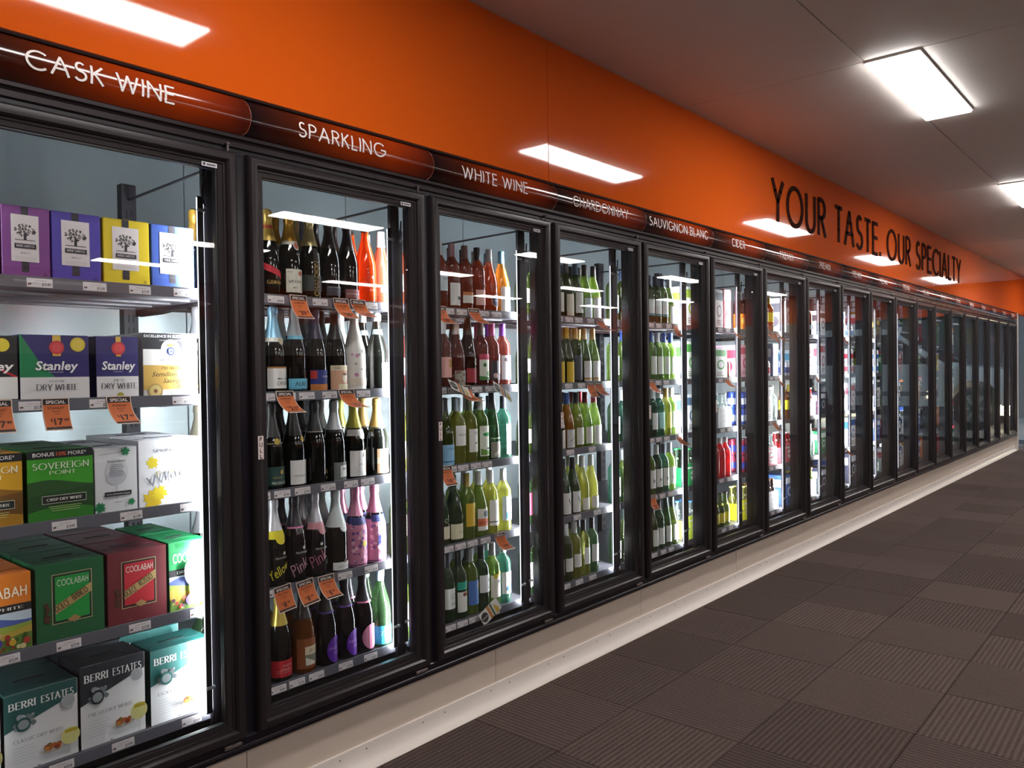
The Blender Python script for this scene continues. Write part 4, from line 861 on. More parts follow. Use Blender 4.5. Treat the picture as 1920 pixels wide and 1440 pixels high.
def winesmith(col2):
    def f(A, w, h):
        ink = '#241f28'
        A.rect(0, 0, w*.3, h, col2) if False else None
        A.rect(w*.40, h*.10, w*.55, h*.995, '#2a2530')
        A.rect(w*.19, h*.24, w*.76, h*.88, '#ddd3d4')
        tree_print(A, w*.475, h*.64, w*.42, ink)
        A.rect(w*.255, h*.42, w*.70, h*.485, '#1f1b22')
        A.text('WINESMITHS', w*.475, h*.438, h*.032, '#d6ccd0', 's', w=w*.38, al='c')
        A.text('MERLOT', w*.475, h*.345, h*.022, '#5a5258', 's', w=w*.2, al='c')
        for i in range(3): A.rect(w*.26, h*(.30-.018*i), w*.69, h*(.303-.018*i), '#a89ea2')
        A.disc(w*.88, h*.08, w*.03, '#2a2430'); A.disc(w*.88, h*.08, w*.022, col2)
    return f
for dx0, dx1, c, c2, nm in ((.02, .183, '#8a3f8e', '#7a357e', 'plum magenta wine cask with tree label, far left'), (.186, .313, '#7e3c88', '#7a357e', 'magenta wine cask with tree label'), (.313, .452, '#4a3aa2', '#43349a', 'violet wine cask with tree label'), (.455, .598, '#dcc01a', '#c8ae14', 'yellow wine cask with tree label'), (.60, .745, '#3454a4', '#2c4a98', 'blue wine cask with tree label')):
    cask(dx0, dx1, 0, .205, nm, c, winesmith(c2), depth=.16, rows=2)
def stanley(kind):
    def f(A, w, h):
        if kind == 2:
            A.rect(0, 0, w, h, '#1c181c')
            for i in range(7): A.quad(0, h*(1.25-.2*i), h*(1.29-.2*i), w, h*(.45-.2*i+.3), h*(.49-.2*i+.3), '#b8202a') if 0 < h*(.75-.2*i) and h*(1.29-.2*i) <= h else None
            A.rect(0, h*.05, w, h*.38, '#dedad6'); A.disc(w*.78, h*.86, h*.1, '#d8c030', 14)
            A.text('Stanley', w*.95, h*.48, h*.13, '#f0ece8', al='r', bold=.03, shear=.15, w=w*.8); return
        A.rect(0, h*.36, w, h*.995, '#2b2466')
        if kind == 0: A.poly([(0, h*.36), (w*.5, h*.36), (w*.3, h*.55), (w*.02, h*.995), (0, h*.995)], '#127a4a'); A.rect(0, 0, w*.02, h, '#1a8a54')
        A.rect(0, h*.035, w, h*.36, '#dcd8d8')
        A.rect(0, 0, w, h*.035, '#1a6a48' if kind == 0 else '#2b2466')
        A.rect(w*.46, h*.68, w*.58, h*.995, '#d9b04a'); A.disc(w*.52, h*.81, h*.105, '#c8323c', 14); A.disc(w*.52, h*.81, h*.07, '#d84a4c', 14)
        if kind == 0: A.disc(w*.83, h*.86, h*.11, '#cfb63a', 14); A.disc(w*.83, h*.86, h*.085, '#e0c84c', 14)
        else: A.disc(w*.55, h*.05, h*.055, '#a8a03a', 12)
        A.text('Stanley', w*.52, h*.47, h*.135, '#f2efee', al='c', bold=.03, shear=.15, w=w*(.62 if kind == 0 else .8))
        A.text('WINEMAKERS', w*.5, h*.425, h*.022, '#b8b2d0', al='c', w=w*.22)
        A.text('CLASSIC' if kind == 0 else 'FRESH', w*.52, h*.285, h*.032, '#6a6468', 's', al='c', w=w*.24)
        A.text('DRY WHITE', w*.52, h*.165, h*.085, '#48424a', 's', al='c', w=w*(.6 if kind == 0 else .84), weight=.15)
    return f
cask(.05, .222, 1, .185, 'black wine cask with red diagonal stripes', '#1c181c', stanley(2))
cask(.224, .411, 1, .19, 'wide navy and green wine cask with white base', '#1e2a5a', stanley(0), rows=2)
cask(.428, .556, 1, .19, 'narrow navy wine cask with red seal', '#2b2466', stanley(1), rows=2)
def semillon(A, w, h):
    A.rect(0, h*.72, w, h*.995, '#15171f'); A.text('EXCELLENCE IN SUSTAINABLE', w*.02, h*.93, h*.04, '#e4e2e2', bold=.03, w=w*.94)
    A.text('ENVIRONMENT AWARD', w*.3, h*.875, h*.02, '#c8c8cc', w=w*.4)
    A.rect(0, 0, w, h*.745, '#e6e4e2'); A.disc(w*.5, h*.745, w*.18, '#e6e4e2', 16)
    A.rect(0, h*.12, w, h*.5, '#c29b48')
    A.disc(w*.5, h*.715, w*.075, '#3a4e8c', 12); A.disc(w*.5, h*.715, w*.05, '#c8cde0', 12); A.rect(w*.45, h*.79, w*.55, h*.83, '#b59a4c')
    A.text('DB', w*.5, h*.69, h*.05, '#2c3a78', 's', al='c')
    A.text('DE BORTOLI', w*.5, h*.56, h*.036, '#5a5660', 's', al='c', w=w*.4)
    A.text('PREMIUM', w*.5, h*.43, h*.045, '#6a5426', 's', al='c', w=w*.36)
    A.text('Semillon', w*.14, h*.325, h*.075, '#33291c', shear=.4, w=w*.46); A.text('Sauvignon', w*.34, h*.225, h*.075, '#33291c', shear=.4, w=w*.5); A.text('Blanc', w*.6, h*.14, h*.07, '#33291c', shear=.4, w=w*.28)
    A.disc(w*.2, h*.1, h*.115, '#a58a4a', 16); A.disc(w*.2, h*.1, h*.09, '#c8b070', 16); A.disc(w*.2, h*.1, h*.03, '#7a4a2a', 8)
    A.text('4 LITRES', w*.44, h*.055, h*.05, '#5a5862', 's', w=w*.26)
cask(.567, .748, 1, .205, 'white and gold wine cask with crest', '#e2dfdc', semillon, rows=2)
def sovereign(sky, hill, hill2, low):
    def f(A, w, h):
        A.rect(0, 0, w, h*.9, sky)
        A.hill(0, w, 0, lambda t: h*(.53+.05*math.sin(t*4+.5)), hill); A.hill(0, w, 0, lambda t: h*(.36+.10*t), hill2); A.hill(0, w, 0, lambda t: h*(.14+.06*math.sin(t*3)), low)
        A.rect(0, h*.885, w, h*.995, '#17161a')
        A.text('BONUS', w*.08, h*.915, h*.055, '#e8e4de', bold=.02, w=w*.32); A.text('10%', w*.43, h*.915, h*.055, '#d0562a', bold=.03, w=w*.15); A.text('MORE*', w*.61, h*.915, h*.055, '#e8e4de', w=w*.28)
        A.text('SOVEREIGN', w*.5, h*.735, h*.085, '#eef0de', 's', al='c', w=w*.86, weight=.15)
        A.text('POINT', w*.52, h*.655, h*.05, '#e4e8cf', 's', al='c', w=w*.4, weight=.15)
        A.rect(w*.2, h*.245, w*.88, h*.36, '#d6d8c8'); A.rect(w*.207, h*.252, w*.873, h*.353, '#1b2018')
        A.text('CRISP DRY WHITE', w*.54, h*.285, h*.035, '#eceadf', 's', al='c', w=w*.54, weight=.2)
        for i in range(3): A.rect(w*(.3+.02*i), h*(.2-.03*i), w*(.8-.02*i), h*(.207-.03*i), '#b9c88a')
    return f
cask(.05, .228, 2, .205, 'golden vineyard landscape wine cask', '#a87414', sovereign('#d09a1c', '#8a5e16', '#6e4a16', '#a87818'), rows=2)
cask(.236, .416, 2, .205, 'green vineyard landscape wine cask', '#1c5a1c', sovereign('#3c9a22', '#2a5222', '#1f4a1c', '#2f7a20'), rows=2)
def dyk(A, w, h):
    A.rect(0, 0, w, h*.995, '#d9d9dc')
    A.disc(w*.5, h*.62, w*.27, '#b2b2b8', 16, h*.2); A.disc(w*.5, h*.625, w*.26, '#cfcfd4', 16, h*.19); A.disc(w*.5, h*.54, w*.24, '#b9b9c0', 14, h*.12)
    A.rect(w*.485, h*.2, w*.515, h*.42, '#b9b9c0')
    A.leaf(w*.72, h*.93, w*.13, '#1f7a4a'); A.leaf(w*.1, h*.1, w*.15, '#1f7a4a', .5); A.leaf(w*.85, h*.14, w*.1, '#1f7a4a', 1)
    A.quad(w*.1, h*.9, h*.905, w*.7, h*.925, h*.93, '#4a5a50')
    A.text('Did you know?', w*.5, h*.775, h*.035, '#3a3a42', al='c', bold=.02, w=w*.44)
    for i in range(7): A.rect(w*(.33 if i else .36), h*(.73-.028*i), w*(.67 if i % 3 else .64), h*(.738-.028*i), '#6a6a74')
    A.rect(w*.2, h*.255, w*.84, h*.325, '#1c1b20'); A.text('www.drinkwise.org.au', w*.52, h*.275, h*.03, '#c8c8cc', al='c', bold=.02, w=w*.56)
    A.rect(w*.42, h*.155, w*.62, h*.163, '#8a8a90')
cask(.417, .545, 2, .198, 'white wine cask with green leaves and glass outline', '#d4d4d8', dyk, rows=2)
def fruity(A, w, h):
    A.rect(0, 0, w, h*.995, '#e2e2e6')
    A.leaf(w*.2, h*.66, w*.105, '#d6c21a', .3); A.leaf(w*.2, h*.12, w*.17, '#d8b818', .1); A.leaf(w*.3, h*.2, w*.13, '#e0ca1c', .9); A.leaf(w*.75, h*.96, w*.05, '#e2d86a'); A.leaf(w*.75, h*.6, w*.045, '#e6de86')
    A.text('SPRINGTIME', w*.5, h*.815, h*.04, '#5a5a68', 's', al='c', w=w*.6)
    A.text('Fruity', w*.26, h*.44, h*.085, '#a59a6a', rot=.2, w=w*.42); A.text('White', w*.12, h*.29, h*.17, '#8a8a94', rot=.22, w=w*.72)
cask(.547, .765, 2, .212, 'large white wine cask with yellow vine leaves', '#dadade', fruity, rows=2)
def coola(base, inner, t1, t2):
    def f(A, w, h):
        A.rect(0, 0, w, h*.995, base)
        A.rect(w*.22, h*.2, w*.82, h*.86, '#16301e' if base[1] == '1' else '#3a1216'); A.frame(w*.225, h*.205, w*.815, h*.855, h*.008, '#c9b98a'); A.rect(w*.27, h*.245, w*.775, h*.82, inner)
        A.text('COOLABAH', w*.53, h*.70, h*.075, '#e6e2d4', 'f', al='c', w=w*.46, weight=.13)
        A.quad(w*.27, h*.33, h*.45, w*.8, h*.555, h*.675, '#b89a62', 1)
        A.text(t1, w*.29, h*.36, h*.085, '#2c1c14', 's', w=w*.22, rot=.42, weight=.2); A.text(t2, w*.535, h*.475, h*.085, '#2c1c14', 's', w=w*.25, rot=.42, weight=.2)
        A.poly([(w*.44, h*.24), (w*.54, h*.19), (w*.64, h*.24), (w*.54, h*.29)], '#a88452')
        for q in range(9):
            rn = random.Random(q); A.disc(w*(.12+.05*rn.random()), h*(.26+.028*q), w*.03*(.6+rn.random()*.6), '#4a2c16', 6)
        A.rect(w*.34, h*.045, w*.36, h*.05, '#c0b890')
    return f
def land(top, seen):
    def f(A, w, h):
        A.rect(0, h*.6, w, h*.995, top); A.rect(0, h*.5, w, h*.6, '#1a181c')
        A.text('COOLABAH', w*.95, h*.70, h*.12, '#f0e6cc', 'f', al='r', w=w*.85, weight=.16)
        A.text('DRY WHITE', w*.9, h*.535, h*.034, '#e6e2da', 's', al='r', w=w*.7)
        A.rect(0, 0, w, h*.5, '#b9c6d2'); A.hill(0, w, 0, lambda t: h*(.43+.05*math.sin(t*5)), '#46589a'); A.hill(0, w, 0, lambda t: h*(.36+.03*math.sin(t*4+2)), '#8a9a3a')
        A.hill(0, w, 0, lambda t: h*(.28+.04*math.sin(t*6+1)), '#b0983a'); A.hill(0, w, 0, lambda t: h*(.16+.05*math.sin(t*5+3)), '#5a7a2a')
        rn = random.Random(seen)
        for q in range(26): A.disc(w*rn.uniform(.05, .95), h*rn.uniform(.03, .2), w*rn.uniform(.02, .05), rn.choice(['#7a4a1c', '#c8a030', '#5a2a4a', '#a83a2a', '#3a5a1c', '#d8c890']), 6)
        A.disc(w*.5, h*.14, w*.12, '#4a3a9a', 8, h*.08); A.disc(w*.56, h*.24, w*.05, '#c89a78', 8, h*.045)
        if seen == 3:
            A.disc(w*.55, h*.55, w*.2, '#e4e6ea', 14, h*.2); A.rect(w*.5, h*.1, w*.6, h*.4, '#e4e6ea'); A.rect(w*.36, h*.9, w*.95, h*.995, top)
            for i in range(5): A.rect(w*.4, h*(.6-.03*i), w*.7, h*(.607-.03*i), '#9aa0aa')
    return f
cask(.04, .243, 3, .215, 'orange topped landscape wine cask', '#c0641a', land('#d9781c', 1), rows=2)
cask(.251, .44, 3, .222, 'dark green wine cask with diagonal tan banner', '#14502e', coola('#155a32', '#16923c', 'DOLCE', 'BIANCO'), rows=3)
cask(.447, .631, 3, .222, 'dark red wine cask with diagonal tan banner', '#5e1620', coola('#6a1a24', '#b81c2a', 'DOLCE', 'ROSSO'), rows=3)
cask(.636, .768, 3, .222, 'bright green topped landscape wine cask with glass outline', '#0f7a44', land('#12884a', 3), rows=2)
def berri(t2, dark, glass):
    def f(A, w, h):
        A.rect(0, 0, w, h*.995, '#d8d8da')
        A.poly([(0, h*.52), (w*.995, h*.80), (w*.995, h*.995), (0, h*.995)], dark); A.quad(0, h*.51, h*.522, w, h*.79, h*.802, '#c4c8c8')
        A.text('BERRI', w*.06, h*.80, h*.085, '#e4e4e2', 's', w=w*.36, weight=.2, rot=.0); A.text('ESTATES', w*.49, h*.80, h*.085, '#e4e4e2', 's', w=w*.46, weight=.2)
        rn = random.Random(2)
        for q in range(18): A.disc(w*(.24+rn.uniform(-.15, .15)), h*(.60+rn.uniform(-.08, .1)), w*rn.uniform(.02, .045), rn.choice(['#8f979a', '#aab0b2', '#6e787c']), 7)
        A.disc(w*.24, h*.6, w*.1, dark, 10, h*.09); A.disc(w*.24, h*.6, w*.075, '#8c9698', 10, h*.06)
        if glass: A.disc(w*.85, h*.74, w*.1, '#b9bcbe', 14); A.disc(w*.85, h*.74, w*.09, '#a5a9ac', 14)
        A.text(t2, w*.1, h*.385, h*.042, '#8c8c90', 's', w=w*.68)
        for i in range(6): A.rect(w*.09, h*(.32-.036*i), w*(.38+.03*(i % 2)), h*(.324-.036*i), '#a6a6aa')
        A.disc(w*.62, h*.185, w*.17, '#c9c2b8', 14, h*.045); A.disc(w*.62, h*.2, w*.15, '#e4e0da', 14, h*.035)
        for q in range(12): A.disc(w*(.62+rn.uniform(-.1, .1)), h*(.215+rn.uniform(-.02, .035)), w*.035, rn.choice(['#b5642e', '#c8843c', '#8a3c1e', '#7a8a3a']), 7)
        if glass:
            A.disc(w*.86, h*.29, w*.135, '#d9d48c', 14, h*.11); A.rect(w*.78, h*.335, w*.96, h*.38, '#b9a82c'); A.rect(w*.855, h*.03, w*.87, h*.19, '#c9c9c4')
        A.rect(w*.4, h*.04, w*.44, h*.05, '#4a4a50')
    return f
cask(.165, .359, 4, .222, 'teal topped white cask with yellow glass, leftmost front', '#17413f', berri('CLASSIC DRY WHITE', '#1c4f4c', True), rows=2)
cask(.363, .556, 4, .245, 'charcoal topped white cask with yellow glass', '#1c2028', berri('FRESH DRY WHITE', '#20252e', True), depth=.15, rows=2, gap=.03)
cask(.57, .773, 4, .235, 'teal topped white cask with plate of food only', '#175652', berri('DOLCE BIANCO', '#1c6460', False), depth=.14, rows=2, gap=.08)
cask(.02, .16, 4, .22, 'teal topped white cask cut by the picture edge', '#17413f', berri('CLASSIC DRY WHITE', '#1c4f4c', True), rows=1)

# ================================================================== PRICE TICKETS
TK = {1: {1: [.271, .418, .55, .689], 2: [.678, .244, .429], 3: [.321, .51, .696], 4: [.168, .326, .529, .722], 5: [.3, .472, .688]},
 2: {1: [.15, .229, .416, .655], 2: [.186, .27, .351, .452, .611], 3: [.16, .241, .326, .438, .544, .625], 4: [.213, .509, .636], 5: [.21, .289, .372, .505, .626]},
 3: {1: [.288, .37, .513, .6], 2: [.235, .309, .46, .549], 3: [.29, .364, .446, .52], 4: [.263, .34, .417, .503], 5: [.27, .345, .421, .558]},
 4: {1: [.276, .367, .452, .56], 2: [.356, .469, .562], 3: [.363, .56], 4: [.417, .6], 5: [.316, .429, .551]},
 5: {1: [.385, .478, .6], 2: [.465, .56], 3: [.377, .464, .56], 4: [.407, .5, .6], 5: [.4, .507, .6]},
 6: {1: [.5, .62], 2: [.5, .62], 3: [.52, .63], 4: [.5, .62], 5: [.53, .64]}, 7: {1: [.55, .66], 2: [.56, .66], 3: [.55, .65], 4: [.55, .66], 5: [.57, .67]},
 8: {1: [.6], 2: [.6], 3: [.6], 4: [.62], 5: [.63]}}
PR = {1: {1: ['15.99']*4, 2: ['21.99', '17.99', '17.99'], 3: ['14.99', '11.99', '12.99'], 4: ['12.99']*4, 5: ['19.99']*3}}
PRICES = ['19.99', '21.99', '14.99', '12.99', '17.99', '9.99', '11.99', '16.99', '7.99', '18.99']
tick_cache = {}
for k in TK:
    for l in TK[k]:
        for i, dx in enumerate(sorted(TK[k][l])):
            pr = PR.get(k, {}).get(l); pr = pr[i] if pr else PRICES[(k*7+l*3+i*5) % 10]
            if pr not in tick_cache:
                A = Art(lambda u, v, q: (u, -.0009-.0002*q, v))
                A.rect(.003, .004, .0055, .011, '#8a3a34'); A.disc(.0085, .0085, .003, '#4a4448', 8); A.rect(.014, .012, .03, .0128, '#9a9498'); A.rect(.02, .0175, .05, .019, '#b09a9c')
                A.text('$'+pr, .060, .004, .0085, '#3a363c', al='r', bold=.02, w=.022)
                tick_cache[pr] = (MB().box(0, .066, -.0008, 0, 0, .025, M('#dcd6d8', .5)).mesh('card'), A.meshes('printed_marks', 'price_lettering'))
            cm, am = tick_cache[pr]
            t = thing('price_ticket', f'white price ticket ${pr}, {ORD[i]} on {LEV[l-1]} shelf edge, {SIGN_BAY[k-1]} bay', 'ticket', (Bx(k)+dx-.033, YF-.0035, ZS[l-1]-.031), 0, 'white shelf price tickets')
            t.rotation_euler = (-.09, random.uniform(-.015, .015), 0)
            inst('card', cm, t)
            for nm, me in am: inst(nm, me, t)

SP = {1: {2: [.158, .303, .477]}, 2: {1: [.318, .506, .587], 2: [.255, .524], 4: [.23, .324, .417]}, 3: {1: [.231, .44], 2: [.374], 3: [.252], 4: [.595]},
 4: {1: [.637], 2: [.545, .615]}, 5: {1: [.677], 2: [.374], 3: [.697], 4: [.373]}, 6: {1: [.735], 2: [.58]}, 7: {1: [.517, .62, .72], 2: [.721], 3: [.603]}, 8: {2: [.7]}, 9: {1: [.62], 4: [.7]}}
SPP = {1: {2: [('STANLEY', '17', '99')]*3}, 2: {1: [('JUMPER', '39', '99'), ('LA BOHEME', '18', '99'), ('RIVERBANK', '18', '99')], 2: [('OYSTER BAY', '21', '49'), ('PROSECCO', '15', '99')], 4: [('YELLOWGLEN', '8', '99')]*3},
 3: {1: [('ROSE', '18', '99'), ('ROSE', '12', '99')], 3: [('WHITE', '18', '99')], 4: [('WHITE', '19', '99')]}}
CW, CH = .072, .098
sp_cache = {}
for k in SP:
    for l in SP[k]:
        for i, dx in enumerate(SP[k][l]):
            q = SPP.get(k, {}).get(l); nm_, d_, c_ = q[i] if q else ('SPECIAL BUY', '16', '99')
            curl = (.6, 1.0, 1.35)[(i+k+l) % 3] if k > 1 else (.3, .25, .7)[i]
            if (k, l) == (2, 4): curl = (.25, .4, .7)[i]
            key = (nm_, d_, curl)
            if key not in sp_cache:
                def mp(u, v, q, curl=curl):
                    s = max(0, min(1, 1-v/CH)); return (u-CW/2+.028*curl*s*s, -.0004-.0003*q-.045*curl*s*s, v-CH+.02*curl*s*s*s)
                n = 8; us = [-CW/2, CW/2]; mb = MB(); vs = []; fs = []
                for j in range(n+1):
                    for u in (0, CW): vs.append(mp(u, CH*j/n, 0))
                    for u in (CW, 0): a = mp(u, CH*j/n, 0); vs.append((a[0], a[1]+.0006, a[2]))
                for j in range(n):
                    for e in range(4): fs.append((j*4+e, j*4+(e+1) % 4, (j+1)*4+(e+1) % 4, (j+1)*4+e))
                card = mb.add(vs, fs, M('#e2c9ba', .5)).mesh('card', fix=True)
                A = Art(mp)
                for v0, v1, col in ((.004, .012, '#3a2620'), (.078, .095, '#231a1c')): A.rect(.003, v0, CW-.003, v1, col)
                for j in range(6): A.rect(.003, .012+.011*j, CW-.003, .012+.011*(j+1), '#d9713a'); A.layer -= 1
                A.layer += 1
                A.text('SPECIAL', CW/2, .0815, .0095, '#efe2da', al='c', bold=.03, w=CW*.72)
                A.text(nm_, CW/2, .066, .0065, '#5a2a18', al='c', bold=.03, w=CW*.62); A.text('RANGE', CW/2, .057, .005, '#6a3420', al='c', w=CW*.3); A.text('750ML', CW/2, .050, .004, '#6a3420', al='c', w=CW*.2)
                A.text(d_, CW*.36, .019, .02, '#4a2416', bold=.04, w=.012*len(d_)); A.text('$', CW*.24, .03, .009, '#4a2416'); A.text(c_, CW*.40+.012*len(d_), .029, .009, '#4a2416', bold=.03)
                sp_cache[key] = (card, A.meshes('printed_bands', 'lettering'))
            card, am = sp_cache[key]
            t = thing('special_ticket', f'curled orange SPECIAL ticket, {ORD[i]} hanging below {LEV[l-1]} shelf edge, {SIGN_BAY[k-1]} bay', 'ticket', (Bx(k)+dx, YF-.0065, ZS[l-1]+.002), 0, 'orange special tickets')
            if (k, l) == (2, 4): t.rotation_euler = (0, -.12 if i < 2 else -.03, 0)
            inst('card', card, t)
            for nm, me in am: inst(nm, me, t)
# round-logo promotion cards
for i, (x, z, rx, rr) in enumerate(((2.455, 1.372, -.75, .35), (2.735, 1.352, -.6, .45), (2.63, .352, -.2, -.45))):
    t = thing('promotion_card', ('tilted white card with black circle over second shelf, left of two', 'tilted white card with black circle over second shelf, right of two', 'white card with black circle leaning at the bottom white wine shelf')[i], 'card', (x, .135, z), 0, 'white circle logo cards')
    t.rotation_euler = (rx, rr, 0)
    MB().box(-.065, .065, 0, .001, -.03, .03, M('#e2dfda', .5)).obj('card', t)
    A = Art(lambda u, v, q: (u, -.0005-.0003*q, v))
    A.disc(-.04, 0, .022, '#26242a', 14); A.quad(-.012, -.03, .03, .004, -.03, .03, '#c07a3a'); A.quad(.01, -.03, .03, .02, -.03, .03, '#4a5a3a'); A.quad(.03, -.03, .02, .05, -.03, -.01, '#c8a83a')
    A.text('Deals', -.04, -.005, .010, '#e0ddd8', al='c', shear=.3, w=.034); A.finish(t)

# ================================================================== CIDER AND PREMIX BAYS
CAN = [(.026, 0), (.031, .006), (.033, .012), (.033, .105), (.028, .116), (.0265, .12)]
def can_mesh(c1, c2):
    key = ('can', c1, c2)
    if key not in MESH:
        mb = MB().lathe(CAN, 12, M(c1, .25, .3)); mb.lathe([(.0335, .03), (.0335, .075)], 12, M(c2, .25, .2), cap=False); mb.lathe([(.027, .1195), (.025, .122), (.023, .1205)], 12, M('#c0c2c6', .25, .9))
        MESH[key] = mb.mesh('can', smooth=40)
    return MESH[key]
def lab_(desc, l, k, i): return f'{desc}, {ORD[i]} of {LEV[l]} shelf, {SIGN_BAY[k-1]} bay'
def carton(k, l, i, dx, w_, h, c, acc, desc, d=.2):
    t = thing('drink_carton', lab_(desc, l, k, i), 'carton', (Bx(k)+dx-w_/2, .19, ZS[l]-.0075), 0, 'drink cartons in the cooler')
    key = ('dc', w_, h, c, acc)
    if key not in MESH:
        A = Art(lambda u, v, q: (u, -.0005-.0004*q, v)); rn = random.Random(str(key))
        A.rect(w_*.04, h*.72, w_*.96, h*.92, acc); A.disc(w_*.5, h*.45, w_*.28, acc, 14, h*.16); A.disc(w_*.5, h*.45, w_*.2, c, 14, h*.11)
        for j in range(3): A.rect(w_*.15, h*(.2-.05*j), w_*rn.uniform(.5, .85), h*(.215-.05*j), '#3a383e')
        A2 = Art(lambda u, v, q: (-.0005-.0004*q, d-u, v))
        A2.rect(d*.08, h*.6, d*.92, h*.85, acc); A2.disc(d*.5, h*.35, d*.22, acc, 12)
        MESH[key] = (MB().cbox(0, w_, 0, d, 0, h, .003, M(c, .4)).mesh('carton_body', fix=True), A.meshes('printed_artwork', 'x'), A2.meshes('side_artwork', 'x'))
    b, a, a2 = MESH[key]; inst('carton_body', b, t)
    for nm, me in a+a2: inst(nm, me, t)
def cans(k, l, i, dx, nx, nz, c1, c2, desc):
    t = thing('can_stack', lab_(desc, l, k, i), 'cans', (Bx(k)+dx-.034*(nx-1), .227, ZS[l]-.0075), 0, 'stacked drink cans')
    me = can_mesh(c1, c2)
    for a in range(nx):
        for b in range(nz): inst('can', me, t, (a*.068, 0, b*.1225)); inst('can', me, t, (a*.068, .068, b*.1225))
def pack(k, l, i, dx, glass, cc, cap, desc, acc='#d8d8d8'):
    t = thing('bottle_pack', lab_(desc, l, k, i), 'bottle pack', (Bx(k)+dx, .187, ZS[l]-.0075), 0, 'bottle packs in carriers')
    key = ('pk', cc, acc)
    if key not in MESH:
        w_ = .2
        A = Art(lambda u, v, q: (u-.1, -.0005-.0004*q, v)); A.disc(.1, .07, .045, acc, 14, .035); A.rect(.02, .115, .18, .125, acc); A.rect(.05, .064, .15, .076, cc)
        MESH[key] = (MB().prism([(-.1, 0), (.1, 0), (.1, .13), (.085, .15), (-.085, .15), (-.1, .13)], 0, .006, M(cc, .4)).prism([(-.1, 0), (.1, 0), (.1, .11), (-.1, .11)], .128, .134, M(cc, .4)).box(-.1, -.096, .006, .128, 0, .12, M(cc, .4)).box(.096, .1, .006, .128, 0, .12, M(cc, .4)).box(-.096, .096, .006, .128, 0, .004, M(cc, .4)).mesh('carrier', fix=True), A.meshes('printed_artwork', 'x'))
    b, a = MESH[key]; inst('carrier', b, t)
    for nm, me in a: inst(nm, me, t)
    sp = dict(id=('pkb', glass, cap), shape='beer', glass=glass, cap=(cap, .2, 'beer'), lab=[('r', -.02, .02, .168, .178, acc)])
    ms = bottle_meshes(sp, False)
    for q in range(3):
        for r in range(2):
            g = inst('bottle', ms[0][1], t, (-.063+.063*q, .036+.062*r, .005))
            for nm, me in ms[1:]: inst(nm, me, g)
def single(k, l, i, dx, sp, rows=2):
    for r in range(rows):
        bottle(sp, Bx(k)+dx, YF+.055+.092*r, ZS[l]-.0075, f"{sp['desc']}, {('front row', 'row two')[r]}, {ORD[i]} of {LEV[l]} shelf, {SIGN_BAY[k-1]} bay", 'bottles in the cider and premix bays', False)
yel = B_('dark bottle with bright yellow label', 'spirit', 'amber', ('#c8b024', .222, 'screw'), [('R', .08, .155, '#d8cf28')])
yel2 = B_('dark bottle with yellow label', 'beer', 'olive', ('#2a2418', .2, 'beer'), [('R', .03, .1, '#c9bb2a'), ('r', -.02, .02, .15, .165, '#d8cc3a')])
redb = B_('red bottle with white crown cap', 'spirit', 'red', ('#d8d4d2', .24, 'screw'), [('R', .19, .2, '#7a1a20')])
orb = B_('large dark bottle with orange label', 'spirit', 'brown', ('#2a1c18', .235, 'screw'), [('R', .01, .12, '#e07a1c'), ('d', 0, .07, .025, '#f0c060')])
dkb = B_('dark cola bottle with pale label', 'spirit', 'brown', ('#b8b4b8', .235, 'screw'), [('R', .05, .09, '#9aa0aa')])
grb = B_('pale green clear bottle', 'spirit', 'clear', ('#dfe4e4', .235, 'screw'), [('r', -.03, .03, .03, .12, '#cfe6da')])
pkb = B_('pink bottle with silver cap', 'spirit', 'red', ('#d6d4d6', .235, 'screw'), [('r', -.03, .03, .03, .1, '#e8a0b4')])
G1, W1 = '#d5d8da', '#e8e8e8'
